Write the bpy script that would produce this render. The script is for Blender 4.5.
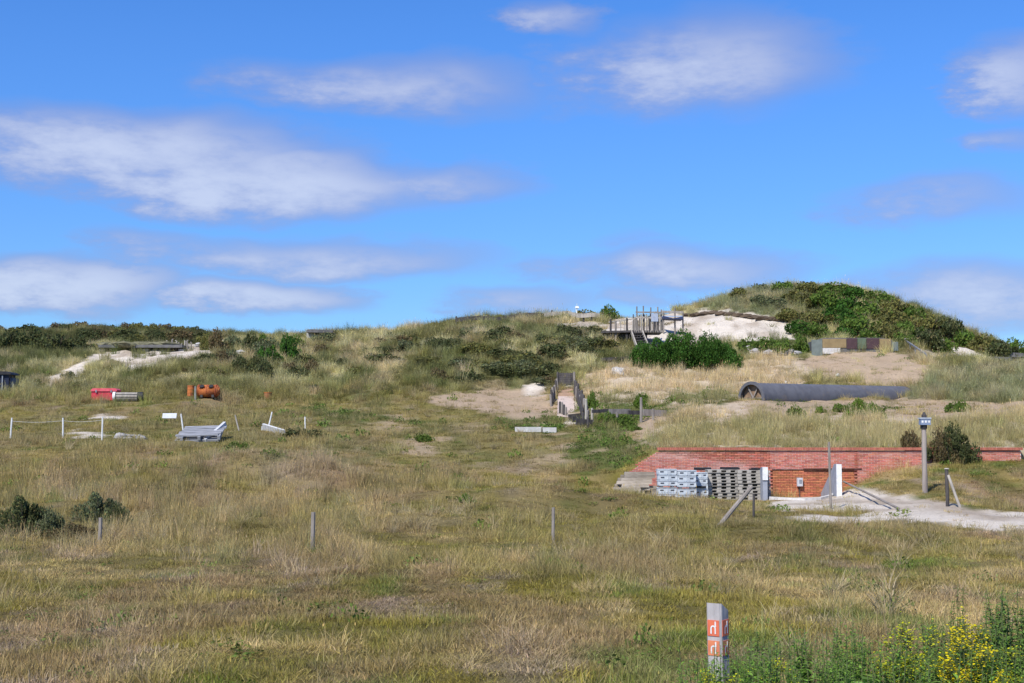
import bpy, math, random
import numpy as np
from mathutils import Vector, Matrix

for o in list(bpy.data.objects): bpy.data.objects.remove(o)
SC = bpy.context.scene
COL = SC.collection
R = math.radians
rnd = random.Random(7)
rng = np.random.default_rng(11)

# ------------------------------------------------------------------ camera
F = 1407.0            # focal length in pixels for a 1024 px wide frame
VH = 440.0            # pixel row of the eye-level horizon
CZ = 1.6              # eye height
cam = bpy.data.cameras.new('camera'); camo = bpy.data.objects.new('camera', cam); COL.objects.link(camo)
cam.sensor_width = 36.0; cam.lens = 36.0*F/1024.0; cam.clip_start = 0.1; cam.clip_end = 20000
PITCH = math.atan((VH-341.5)/F)
camo.location = (0, 0, CZ); camo.rotation_euler = (math.pi/2+PITCH, 0, 0)
SC.camera = camo
SC.cycles.max_bounces = 5; SC.cycles.diffuse_bounces = 3; SC.cycles.glossy_bounces = 2; SC.cycles.transmission_bounces = 3
SC.render.resolution_x = 1024; SC.render.resolution_y = 683

# ------------------------------------------------------------------ light
SUN_AZ, SUN_EL = R(210), R(49)      # azimuth clockwise from +Y
sund = bpy.data.lights.new('sun', 'SUN'); sund.energy = 5.0; sund.angle = R(0.53); sund.color = (1.0, 0.95, 0.87)
suno = bpy.data.objects.new('sun', sund); COL.objects.link(suno)
sdir = Vector((math.sin(SUN_AZ)*math.cos(SUN_EL), math.cos(SUN_AZ)*math.cos(SUN_EL), math.sin(SUN_EL)))
suno.rotation_euler = sdir.to_track_quat('Z', 'Y').to_euler(); suno.location = (-20, -20, 60)
SC.view_settings.view_transform = 'Standard'; SC.view_settings.look = 'None'
SC.view_settings.gamma = 1.0; SC.view_settings.exposure = 0.12; SC.view_settings.use_curve_mapping = False

class NT:
    """small helper to write node trees"""
    def __init__(s, tree): s.t = tree; s.n = tree.nodes; s.l = tree.links
    def node(s, typ, **kw):
        n = s.n.new(typ)
        for k, v in kw.items(): setattr(n, k, v)
        return n
    def put(s, sock, v):
        if isinstance(v, bpy.types.NodeSocket): s.l.new(v, sock)
        else: sock.default_value = v
    def m(s, op, a, b=0.0, c=None, clamp=False):
        n = s.n.new('ShaderNodeMath'); n.operation = op; n.use_clamp = clamp
        s.put(n.inputs[0], a); s.put(n.inputs[1], b)
        if c is not None: s.put(n.inputs[2], c)
        return n.outputs[0]
    def mix(s, f, a, b, bt='MIX'):
        n = s.n.new('ShaderNodeMix'); n.data_type = 'RGBA'; n.blend_type = bt
        s.put(n.inputs[0], f); s.put(n.inputs[6], a); s.put(n.inputs[7], b)
        return n.outputs[2]
    def step(s, v, a, b, lo=0.0, hi=1.0):
        n = s.n.new('ShaderNodeMapRange'); n.interpolation_type = 'SMOOTHSTEP'
        s.put(n.inputs[0], v); n.inputs[1].default_value = a; n.inputs[2].default_value = b
        n.inputs[3].default_value = lo; n.inputs[4].default_value = hi
        return n.outputs[0]
    def noise(s, vec, scale, detail=4.0, rough=0.55, dist=0.0):
        n = s.n.new('ShaderNodeTexNoise'); n.inputs['Scale'].default_value = scale
        n.inputs['Detail'].default_value = detail; n.inputs['Roughness'].default_value = rough
        n.inputs['Distortion'].default_value = dist
        if vec is not None: s.l.new(vec, n.inputs['Vector'])
        return n.outputs['Fac']
def C4(c): return (c[0], c[1], c[2], 1.0)

# ------------------------------------------------------------------ sky
world = bpy.data.worlds.new('World'); SC.world = world; world.use_nodes = True
def build_world():
    t = NT(world.node_tree); t.n.clear()
    out = t.node('ShaderNodeOutputWorld'); bg = t.node('ShaderNodeBackground')
    bg.inputs[1].default_value = 0.1; t.l.new(bg.outputs[0], out.inputs[0])
    sky = t.node('ShaderNodeTexSky', sky_type='NISHITA')
    sky.sun_disc = False; sky.sun_elevation = SUN_EL; sky.sun_rotation = SUN_AZ
    sky.air_density = 1.0; sky.dust_density = 0.15; sky.ozone_density = 3.0; sky.altitude = 0
    hsv = t.node('ShaderNodeHueSaturation'); hsv.inputs['Saturation'].default_value = 1.25; hsv.inputs['Value'].default_value = 1.31
    t.l.new(sky.outputs[0], hsv.inputs['Color']); skyc = hsv.outputs[0]
    tc = t.node('ShaderNodeTexCoord'); sp = t.node('ShaderNodeSeparateXYZ'); t.l.new(tc.outputs['Generated'], sp.inputs[0])
    X, Y, Z = sp.outputs
    az = t.m('ARCTAN2', X, Y)
    hor = t.m('SQRT', t.m('ADD', t.m('MULTIPLY', X, X), t.m('MULTIPLY', Y, Y)))
    el = t.m('ARCTAN2', Z, hor)
    skyc = t.mix(1.0, skyc, t.mix(t.step(el, R(-2), R(17)), (.40, .60, .92, 1), (.71, .885, 1.24, 1)), 'MULTIPLY')     # clear maritime air: deep blue down to the skyline
    cv = t.node('ShaderNodeCombineXYZ'); t.put(cv.inputs[0], az); t.put(cv.inputs[1], t.m('MULTIPLY', el, 2.6))
    n_big = t.noise(cv.outputs[0], 8.0, 2, 0.5); n_mid = t.noise(cv.outputs[0], 24.0, 5, 0.62)
    wv = t.node('ShaderNodeCombineXYZ')
    t.put(wv.inputs[0], t.m('MULTIPLY_ADD', n_mid, 0.09, t.m('SUBTRACT', az, 0.045)))
    t.put(wv.inputs[1], t.m('MULTIPLY_ADD', n_big, 0.04, t.m('MULTIPLY_ADD', n_mid, 0.014, t.m('SUBTRACT', el, 0.027))))
    wv = wv.outputs[0]
    #   azimuth/elevation in degrees of the cumulus banks over the dunes: centre, half sizes, weight
    banks = [(380,84,150,25,.75),(700,62,128,40,.85),(640,92,90,20,.5),(548,8,48,16,.75),(1012,72,50,28,.85),(120,150,190,34,.95),(255,182,165,30,1.05),
             (430,180,100,17,.7),(300,258,175,18,.8),(140,243,60,12,.6),(62,281,105,20,1.05),(262,297,100,16,.95),(668,268,130,19,.8),(720,262,60,12,.7),
             (935,203,95,20,.6),(520,304,75,15,.65),(628,298,60,11,.6),(990,302,135,32,.85),(1014,138,36,14,.55),(640,240,45,7,.35),(860,215,40,9,.25)]
    dens = None
    for (u, v, ru, rv, w) in banks:
        a0 = math.atan((u-512)/F); e0 = math.atan((VH-v)/F*math.cos(a0)); kx = F/ru/1.45; ky = F/rv/1.55
        ma = t.node('ShaderNodeVectorMath', operation='MULTIPLY_ADD'); t.l.new(wv, ma.inputs[0]); ma.inputs[1].default_value = (kx, ky, 0); ma.inputs[2].default_value = (-a0*kx, -e0*ky, 0)
        dt = t.node('ShaderNodeVectorMath', operation='DOT_PRODUCT'); t.l.new(ma.outputs[0], dt.inputs[0]); t.l.new(ma.outputs[0], dt.inputs[1])
        q = t.m('MULTIPLY_ADD', dt.outputs['Value'], -w, w)
        dens = q if dens is None else t.m('MAXIMUM', dens, q)
    # the same broken cumulus elsewhere round the sky
    gen = t.step(n_big, 0.50, 0.78)
    off = t.m('MAXIMUM', t.step(t.m('ABSOLUTE', az), R(21), R(27)), t.step(el, R(19), R(24)))
    dens = t.m('MAXIMUM', dens, t.m('MULTIPLY', gen, off)); dens = t.m('MAXIMUM', dens, 0.0)
    body = t.m('MULTIPLY', dens, t.m('MULTIPLY_ADD', n_mid, 1.05, 0.34))
    cov = t.m('MULTIPLY', t.step(body, 0.02, 0.74), t.step(el, 0.0, R(1.5)))
    cc = t.mix(t.step(body, 0.30, 1.02), (2.7, 3.3, 5.9, 1), (6.0, 6.5, 8.0, 1))
    t.l.new(t.mix(t.m('MULTIPLY', cov, 0.80), skyc, cc), bg.inputs[0])
    world.cycles.sampling_method = 'MANUAL'; world.cycles.sample_map_resolution = 512
build_world()

# ------------------------------------------------------------------ numeric noise
def _hash(ix, iy, seed):
    h = (ix*374761393 + iy*668265263 + seed*1442695041) & 0xffffffff
    h = ((h ^ (h >> 13))*1274126177) & 0xffffffff
    return ((h ^ (h >> 16)) & 0xffff)/65535.0
def vnoise(x, y, seed=0):
    x = np.asarray(x, float); y = np.asarray(y, float)
    ix = np.floor(x).astype(np.int64); iy = np.floor(y).astype(np.int64)
    fx = x-ix; fy = y-iy; fx = fx*fx*(3-2*fx); fy = fy*fy*(3-2*fy)
    a = _hash(ix, iy, seed); b = _hash(ix+1, iy, seed); c = _hash(ix, iy+1, seed); d = _hash(ix+1, iy+1, seed)
    return (a*(1-fx)+b*fx)*(1-fy)+(c*(1-fx)+d*fx)*fy
def fbm(x, y, seed=0, oct=4):
    s = 0; a = 0.5; t = 0
    for k in range(oct):
        s = s+a*vnoise(np.asarray(x)*2**k+17.3*k, np.asarray(y)*2**k-9.1*k, seed+k); t += a; a *= 0.5
    return s/t          # 0..1
def sstep(x, a, b): 
    t = np.clip((x-a)/(b-a), 0, 1); return t*t*(3-2*t)

# ------------------------------------------------------------------ terrain
WALL_Y = 54.0
# ground line of sight: for a distance (m) the photo row on which the ground lies, by photo column
PROFILE = [
 (6.0,  [(0,815)]),
 (9.6,  [(0,675)]),
 (14.0, [(0,616)]),
 (20.0, [(0,572),(1024,574)]),
 (28.0, [(0,543),(512,544),(1024,548)]),
 (38.0, [(0,515),(250,514),(512,511),(700,520),(1024,525)]),
 (46.0, [(0,491),(120,486),(250,489),(400,495),(512,496),(600,503),(760,508),(860,506),(940,500),(1024,507)]),
 (50.0, [(0,478),(250,474),(400,484),(512,488),(600,491),(640,498),(760,501),(835,498),(880,488),(950,476),(1024,484)]),
 (54.05,[(0,464),(250,461),(400,472),(512,478),(590,480),(628,486),(645,494),(760,497),(832,496),(852,485),(880,471),(930,461),(1024,460),(1100,462)]),
 (54.25,[(0,464),(250,461),(400,472),(512,478),(590,477),(628,470.5),(657,449),(760,448.5),(1018,448.5),(1100,460)]),
 (57.0, [(0,452),(250,452),(400,462),(512,468),(590,464),(640,452),(700,443),(1024,441)]),
 (60.0, [(0,444),(200,443),(300,446),(400,452),(512,456),(590,452),(640,444),(700,433),(800,428),(1024,427)]),
 (65.0, [(0,436),(300,436),(400,438),(512,437),(560,436),(620,431),(700,419),(800,415),(900,413),(1024,413)]),
 (72.0, [(0,421),(300,421),(400,420),(500,420),(560,424),(620,412),(680,403),(760,403),(900,407),(1024,407)]),
 (76.0, [(0,414),(300,413),(400,411),(500,412),(560,418),(620,404),(700,398),(760,400),(900,404),(1024,404)]),
 (82.0, [(0,402),(300,401),(400,397),(450,401),(520,404),(560,402),(620,386),(700,386),(800,391),(900,401),(930,390),(1024,391)]),
 (86.0, [(0,396),(300,394),(400,388),(450,394),(520,394),(560,390),(620,377),(700,379),(800,378),(880,378),(930,376),(1024,375)]),
 (92.0, [(0,386),(100,382),(300,380),(400,375),(500,371),(560,370),(598,357),(620,364),(700,368),(800,360),(860,355),(900,358),(950,367),(1024,368)]),
 (96.0, [(0,379),(100,373),(300,371),(400,364),(500,354),(570,346),(604,343),(622,352),(660,354),(700,358),(780,352),(810,353),(860,349),(900,352),(950,363),(1024,366)]),
 (100.0,[(0,371),(100,366),(300,362),(400,354),(500,343),(570,337),(604,335),(618,339),(640,335),(700,340),(760,338),(800,340),(860,340),(900,341),(950,354),(1000,361),(1024,364)]),
 (106.0,[(0,361),(100,356),(200,355),(300,350),(400,342),(500,330),(570,328),(620,328),(660,325),(690,319),(750,315),(800,313),(860,316),(900,322),(950,341),(1000,353),(1024,361)]),
 (112.0,[(0,355),(100,352),(200,349),(300,342),(400,335),(440,327),(500,322),(570,321),(620,321),(660,319),(690,310),(750,296),(800,292),(860,295),(900,305),(950,327),(1000,347),(1024,358)]),
 (120.0,[(0,346),(100,345),(200,344),(300,337),(400,334),(440,326),(500,321),(570,322),(620,323),(680,316),(730,297),(800,285),(860,290),(900,303),(950,326),(1000,348),(1024,359)]),
 (130.0,[(0,331),(70,327),(130,329),(180,332),(220,336),(300,337),(400,338),(500,328),(620,330),(700,320),(800,297),(900,315),(1000,352),(1024,362)]),
 (145.0,[(0,336),(200,343),(300,345),(500,345),(700,345),(800,335),(900,345),(1024,370)]),
 (180.0,[(0,402),(1024,405)]),
 (260.0,[(0,440),(1024,440)]),
]
_UC = np.linspace(-100, 1150, 251)
_DL = np.array([p[0] for p in PROFILE])
_ZT = np.array([[p[0]*(VH-v)/F for v in np.interp(_UC, [a for a, b in p[1]], [b for a, b in p[1]])] for p in PROFILE])
# soften along columns, not across the wall's ends
def _blur(row, k):
    pad = np.pad(row, k, mode='edge'); ker = np.hanning(2*k+3)[1:-1]; return np.convolve(pad, ker/ker.sum(), mode='valid')
for i in range(len(_DL)):
    if _DL[i] not in (54.05, 54.25): _ZT[i] = _blur(_ZT[i], 6)
    else: _ZT[i] = _blur(_ZT[i], 1)
def _zt(u, d):
    d = np.clip(d, _DL[0], _DL[-1]); j = np.clip(np.searchsorted(_DL, d)-1, 0, len(_DL)-2)
    f = (d-_DL[j])/(_DL[j+1]-_DL[j])
    ui = np.clip((u-_UC[0])/(_UC[1]-_UC[0]), 0, len(_UC)-1.001); k = ui.astype(int); g = ui-k
    return (_ZT[j, k]*(1-g)+_ZT[j, k+1]*g)*(1-f)+(_ZT[j+1, k]*(1-g)+_ZT[j+1, k+1]*g)*f
def H(x, y):
    x = np.asarray(x, float); y = np.asarray(y, float)
    d = np.maximum(y, 6.0); u = 512+F*x/np.maximum(y, 6.0)
    near = np.abs(d-54.15) < 2.6
    z = 0
    for k, w in ((-1, .25), (0, .5), (1, .25)):
        dd = np.where(near, d, d*(1+0.022*k)); z = z+w*_zt(u, dd)
    amp = np.interp(d, [6, 12, 30, 50, 54, 58, 80, 110, 180, 400], [.03, .07, .18, .15, .02, .12, .30, .38, .4, 2.5])
    z = z+amp*(fbm(x*0.22, y*0.22, 5, 4)-0.5)*2 + amp*0.75*(fbm(x*0.9, y*0.9, 9, 3)-0.5)*2
    for mu, md, mh, sx, sy in ((265, 47.5, 1.10, 2.6, 1.3), (320, 45.0, .80, 2.2, 1.1), (150, 46, .6, 2.2, 1.2), (540, 40, .60, 4.5, 2.0), (660, 33, .25, 3.0, 1.8), (240, 30, .25, 2.4, 1.4), (820, 30, .22, 2.6, 1.5), (60, 38, .35, 2.6, 1.6), (180, 43, .30, 2.5, 1.4), (470, 44, .30, 3.0, 1.6), (420, 34, .22, 2.0, 1.3)):
        z = z+mh*np.exp(-(((x-(mu-512)/F*md)/sx)**2+((y-md)/sy)**2))
    return z+CZ
def proj(x, y, z):
    y = np.maximum(y, 0.01); return 512+F*x/y, VH-F*(z-CZ)/y
def W(u, v, d): return Vector(((u-512)/F*d, d, CZ+(VH-v)/F*d))
def G(u, d):
    x = (u-512)/F*d; return Vector((x, d, float(H(x, d))))
_DS = np.concatenate([np.arange(7, 54, .05), np.arange(54.3, 150, .1)])
def hit(u, v, dmin=7.0):
    x = (u-512)/F*_DS; z = CZ+(VH-v)/F*_DS; h = H(x, _DS)
    ok = np.nonzero((h >= z) & (_DS >= dmin))[0]
    i = ok[0] if len(ok) else len(_DS)-1
    return Vector((x[i], _DS[i], h[i]))
def PX(d): return d/F      # metres per pixel at a distance

# ---- ground cover regions, outlined as they lie on the slopes (photo outline -> ground), with distance limits
REG = {
 'sand': [([(652,345),(658,323),(684,314),(705,309),(740,311),(785,319),(797,331),(790,340),(740,342),(700,347)],94,118),
          ([(602,336),(610,320),(626,311),(648,309),(672,313),(690,316),(676,344),(640,347),(620,338)],94,118),
          ([(84,354),(120,349),(190,345),(236,338),(240,349),(205,353),(172,362),(140,374),(120,366),(96,364)],88,130),
          ([(520,386),(535,379),(556,377),(556,390),(540,396),(524,394)],72,110),
          ([(560,384),(574,384),(574,412),(580,424),(564,424),(560,410)],62,100),
          ([(770,503),(800,493),(835,488),(860,489),(910,494),(960,507),(1060,514),(1060,533),(960,527),(900,520),(850,510),(800,511),(775,512)],34,53.9),
          ([(920,346),(965,337),(995,348),(1030,356),(1030,368),(985,364),(930,360)],88,112),
          ([(545,322),(600,322),(612,328),(600,331),(560,328)],100,118),
          ([(46,378),(90,357),(110,357),(70,380),(40,392)],80,120),
          ([(84,417),(110,414),(134,418),(120,421),(92,421)],60,80),([(66,432),(96,430),(112,433),(100,437),(66,436)],58,72),
          ([(775,523),(800,515),(860,513),(890,518),(850,522),(800,524)],34,53)],
 'earth': [([(415,397),(470,390),(545,389),(556,402),(560,416),(530,420),(495,413),(445,405)],66,100),
           ([(828,352),(890,350),(925,362),(935,372),(912,386),(890,388),(800,378),(790,366)],80,110),
           ([(640,437),(660,420),(700,412),(740,408),(740,402),(690,405),(650,418),(625,432)],58,80),
           ([(690,412),(740,401),(830,400),(1040,403),(1040,416),(900,422),(760,421),(700,424)],61,82)],
 'straw': [([(578,396),(582,378),(610,364),(640,366),(735,366),(760,352),(800,356),(812,378),(800,386),(740,392),(720,402),(650,404),(600,402)],66,105),
           ([(650,448),(690,424),(740,418),(1040,416),(1040,450)],54.2,75),
           ([(640,438),(700,404),(745,402),(745,412),(690,424),(655,446)],56,80)],
 'green': [([(578,404),(600,392),(640,396),(650,408),(676,396),(730,392),(735,400),(660,412),(640,432),(600,436),(575,428)],58,90),
           ([(500,418),(552,410),(572,424),(552,434),(500,428)],58,80),
           ([(745,402),(800,396),(885,404),(905,412),(880,420),(800,416)],62,80),
           ([(560,448),(600,436),(655,440),(630,466),(590,470)],52,66),
           ([(740,352),(745,338),(800,337),(812,350),(806,356),(760,354)],88,106),
           ([(300,408),(400,416),(400,422),(330,420)],60,86)],
 'marram': [([(905,402),(915,384),(960,370),(1040,366),(1040,406)],70,98),
            ([(690,318),(712,300),(760,284),(830,278),(800,300),(780,322),(720,316)],96,125)],
}
def pip(u, v, poly):
    r = np.zeros(u.shape, bool); n = len(poly)
    for i in range(n):
        x1, y1 = poly[i]; x2, y2 = poly[(i+1) % n]
        if y1 == y2: continue
        c = ((y1 > v) != (y2 > v)) & (u < (x2-x1)*(v-y1)/(y2-y1)+x1); r ^= c
    return r
def regions(x, y, z):
    u, v = proj(x, y, z); d = y
    k = np.interp(d, [20, 60, 120], [1.4, 1.0, .8])
    u = u+(fbm(x*.9, y*.5, 31, 3)-.5)*26*k; v = v+(fbm(x*.8, y*.6, 37, 3)-.5)*9*k
    out = {}
    for key, lst in REG.items():
        mk = np.zeros(u.shape)
        for poly, a, b in lst: mk = np.maximum(mk, (pip(u, v, poly) & (d > a) & (d < b)).astype(float))
        out[key] = mk
    return out

OLIVE = np.array([.205, .18, .042]); STRAW = np.array([.43, .335, .175]); GREEN = np.array([.085, .145, .03]); DEAD = np.array([.24, .17, .105])
LILAC = np.array([.30, .245, .20]); MARR = np.array([.32, .315, .16]); SANDC = np.array([.72, .64, .53]); EARTH = np.array([.47, .34, .22]); DARKG = np.array([.05, .07, .022])
def lerp(a, b, t): return a+(b-a)*t[..., None]
def cover_tint(x, y, u, v, d, reg):
    """colour of the grass growing at a place"""
    n1 = fbm(x*.16, y*.16, 51, 3); n2 = fbm(x*.8, y*.35, 61, 4); n3 = fbm(x*.6+9, y*.25, 71, 4); n4 = fbm(x*2.2, y*.9, 81, 3)
    c = np.tile(OLIVE, x.shape+(1,)).astype(float)
    c = lerp(c, np.array([.29, .235, .085]), sstep(n1, .35, .65)*.8)
    c = lerp(c, STRAW, sstep(n2, .46, .64)*.62)
    c = lerp(c, DEAD, sstep(n3, .50, .64)*.65)
    c = lerp(c, LILAC, sstep(n4, .60, .76)*.6); c = lerp(c, np.array([.13, .125, .03]), sstep(fbm(x*1.1+31, y*.40, 97, 4), .54, .66)*.7)
    c = lerp(c, GREEN, sstep(fbm(x*1.4+4, y*.6, 91, 3), .62, .76)*.65)
    lz = np.exp(-(((u-295)/60)**2+((v-470)/14)**2)); c = lerp(c, np.array([.36, .28, .21]), lz*.75)
    gz = np.exp(-(((u-590)/170)**2+((v-528)/26)**2)); c = lerp(c, np.array([.20, .185, .045]), gz*.7)   # lusher strip before the wall
    hillf = sstep(d, 76, 92); hc = lerp(np.tile(MARR, x.shape+(1,)).astype(float), np.array([.13, .135, .05]), sstep(n2, .38, .6))
    hc = lerp(hc, DARKG*1.2, sstep(fbm(x*.22, y*.16, 101, 3), .47, .57)*.7)
    hc = lerp(hc, np.array([.36, .31, .18]), sstep(n3, .55, .7)*.6)
    c = lerp(c, hc*np.array([1.26, 1.22, 1.28]), hillf*.9)
    midf = sstep(d, 54.2, 60)*(1-sstep(d, 72, 84)); c = lerp(c, lerp(np.tile(np.array([.25, .215, .09]), x.shape+(1,)).astype(float), np.array([.14, .15, .05]), sstep(n2, .4, .6)), midf*.6)
    c = c*np.array([1.44, 1.41, 1.42])
    reed = reg['straw']*(1-sstep(d, 60, 66)); crest = sstep(d, 108, 118)*(1-sstep(u, 190, 250))
    c = lerp(c, np.array([.10, .105, .045]), crest*sstep(fbm(x*.3, y*.15, 175, 3), .30, .5)*.75)
    c = lerp(c, lerp(np.tile(np.array([.72, .59, .37]), x.shape+(1,)).astype(float), np.array([.36, .32, .14]), sstep(n2, .5, .68)*.7), reg['straw']*.95)
    c = lerp(c, lerp(np.tile(np.array([.46, .43, .21]), x.shape+(1,)).astype(float), np.array([.30, .31, .12]), sstep(n2, .42, .62)), reed*.85)
    c = lerp(c, lerp(np.tile(GREEN, x.shape+(1,)).astype(float), np.array([.15, .20, .05]), n4), reg['green']*.8)
    c = lerp(c, lerp(np.tile(np.array([.30, .32, .17]), x.shape+(1,)).astype(float), np.array([.42, .38, .22]), sstep(n2, .4, .6)), reg['marram']*.9)
    return c

def set_attr(me, name, arr, typ='FLOAT_COLOR', dom='POINT'):
    a = me.attributes.new(name, typ, dom)
    if typ == 'FLOAT_COLOR':
        b = np.ones((len(arr), 4), np.float32); b[:, :3] = arr; a.data.foreach_set('color', b.ravel())
    elif typ == 'FLOAT_VECTOR': a.data.foreach_set('vector', np.asarray(arr, np.float32).ravel())
    else: a.data.foreach_set('value', np.asarray(arr).ravel())
def np_mesh(name, v, loops, sizes):
    me = bpy.data.meshes.new(name); v = np.asarray(v, np.float32)
    loops = np.asarray(loops, np.int32).ravel(); sizes = np.asarray(sizes, np.int32)
    me.vertices.add(len(v)); me.vertices.foreach_set('co', v.ravel())
    me.loops.add(len(loops)); me.loops.foreach_set('vertex_index', loops)
    me.polygons.add(len(sizes)); st = np.concatenate([[0], np.cumsum(sizes)[:-1]]).astype(np.int32)
    me.polygons.foreach_set('loop_start', st); me.polygons.foreach_set('loop_total', sizes)
    me.update(calc_edges=True); return me

# ------------------------------------------------------------------ materials
MATS = {}
def mat(name, c1, c2=None, scale=3.0, rough=0.8, bump=0.0, bscale=None, c3=None, metal=0.0, attr=None, stretch=None, spec=0.3):
    if name in MATS: return MATS[name]
    m = bpy.data.materials.new(name); m.use_nodes = True; t = NT(m.node_tree); t.n.clear()
    out = t.node('ShaderNodeOutputMaterial'); b = t.node('ShaderNodeBsdfPrincipled'); t.l.new(b.outputs[0], out.inputs[0])
    tc = t.node('ShaderNodeTexCoord'); vec = tc.outputs['Object']
    if stretch:
        mp = t.node('ShaderNodeMapping'); mp.inputs['Scale'].default_value = stretch; t.l.new(vec, mp.inputs[0]); vec = mp.outputs[0]
    n = t.noise(vec, scale, 5, .6)
    c2 = c2 or tuple(x*.75 for x in c1)
    col = t.mix(t.step(n, .35, .65), C4(c1), C4(c2))
    if attr:
        an = t.node('ShaderNodeAttribute', attribute_name=attr); col = t.mix(1.0, an.outputs['Color'], t.mix(t.step(n, .3, .7), C4(c1), C4(c2)), 'MULTIPLY')
    if c3:
        n2 = t.noise(vec, scale*.45, 4, .6); col = t.mix(t.step(n2, .56, .68), col, C4(c3))
    t.l.new(col, b.inputs['Base Color']); b.inputs['Roughness'].default_value = rough; b.inputs['Metallic'].default_value = metal
    b.inputs['Specular IOR Level'].default_value = spec
    if bump:
        bn = t.node('ShaderNodeBump'); bn.inputs['Strength'].default_value = bump; bn.inputs['Distance'].default_value = .02
        t.l.new(t.noise(vec, bscale or scale*4, 5, .65), bn.inputs['Height']); t.l.new(bn.outputs[0], b.inputs['Normal'])
    MATS[name] = m; return m
def leaf_mat(name, mult=(1, 1, 1), transl=.3, attr='tint', instancer=True, col2=None, attr2='shade'):
    m = bpy.data.materials.new(name); m.use_nodes = True; t = NT(m.node_tree); t.n.clear()
    out = t.node('ShaderNodeOutputMaterial'); d = t.node('ShaderNodeBsdfDiffuse'); tr = t.node('ShaderNodeBsdfTranslucent'); mx = t.node('ShaderNodeMixShader')
    if instancer:
        a = t.node('ShaderNodeAttribute', attribute_name=attr); a.attribute_type = 'INSTANCER'; base = a.outputs['Color']
    else: base = C4(mult)
    s = t.node('ShaderNodeAttribute', attribute_name=attr2)
    col = t.mix(1.0, base, s.outputs['Color'], 'MULTIPLY')
    t.l.new(col, d.inputs[0]); t.l.new(col, tr.inputs[0]); mx.inputs[0].default_value = transl
    t.l.new(d.outputs[0], mx.inputs[1]); t.l.new(tr.outputs[0], mx.inputs[2]); t.l.new(mx.outputs[0], out.inputs[0])
    return m

M_WOOD = mat('weathered_wood', (.30, .265, .23), (.20, .175, .15), 6, .85, .4, 30, stretch=(1, 1, .25))
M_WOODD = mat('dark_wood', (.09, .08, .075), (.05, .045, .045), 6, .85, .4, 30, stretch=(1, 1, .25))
M_WOODP = mat('pale_wood', (.44, .40, .34), (.30, .27, .23), 6, .85, .4, 30, stretch=(1, 1, .25))
M_WHITE = mat('white_paint', (.80, .80, .78), (.66, .66, .63), 9, .5)
M_CONC = mat('concrete', (.44, .43, .40), (.33, .32, .30), 3, .9, .4, 20, c3=(.25, .24, .21))
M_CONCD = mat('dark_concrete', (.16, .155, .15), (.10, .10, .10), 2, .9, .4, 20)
M_CONCB = mat('blue_grey_concrete', (.34, .36, .40), (.27, .29, .33), 3, .85, .3, 20)
M_BLACK = mat('black_rubber', (.02, .02, .025), (.03, .03, .03), 5, .6)
M_BRICK = mat('brick', (1.0, 1.0, 1.0), (.78, .78, .78), 26, .9, .3, 60, attr='tone')
M_MORT = mat('mortar', (.70, .60, .54), (.58, .49, .43), 8, .95, .3, 40)
M_STONE = mat('stone', (.42, .40, .38), (.28, .27, .26), 7, .9, .5, 25)
M_CHALK = mat('white_stone', (.64, .62, .58), (.50, .48, .45), 7, .9, .5, 25)
M_STEEL = mat('grey_steel', (.32, .34, .36), (.22, .23, .25), 5, .5, metal=.4)
M_BARK = mat('bark', (.13, .10, .075), (.08, .06, .045), 8, .95, .5, 30)

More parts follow.
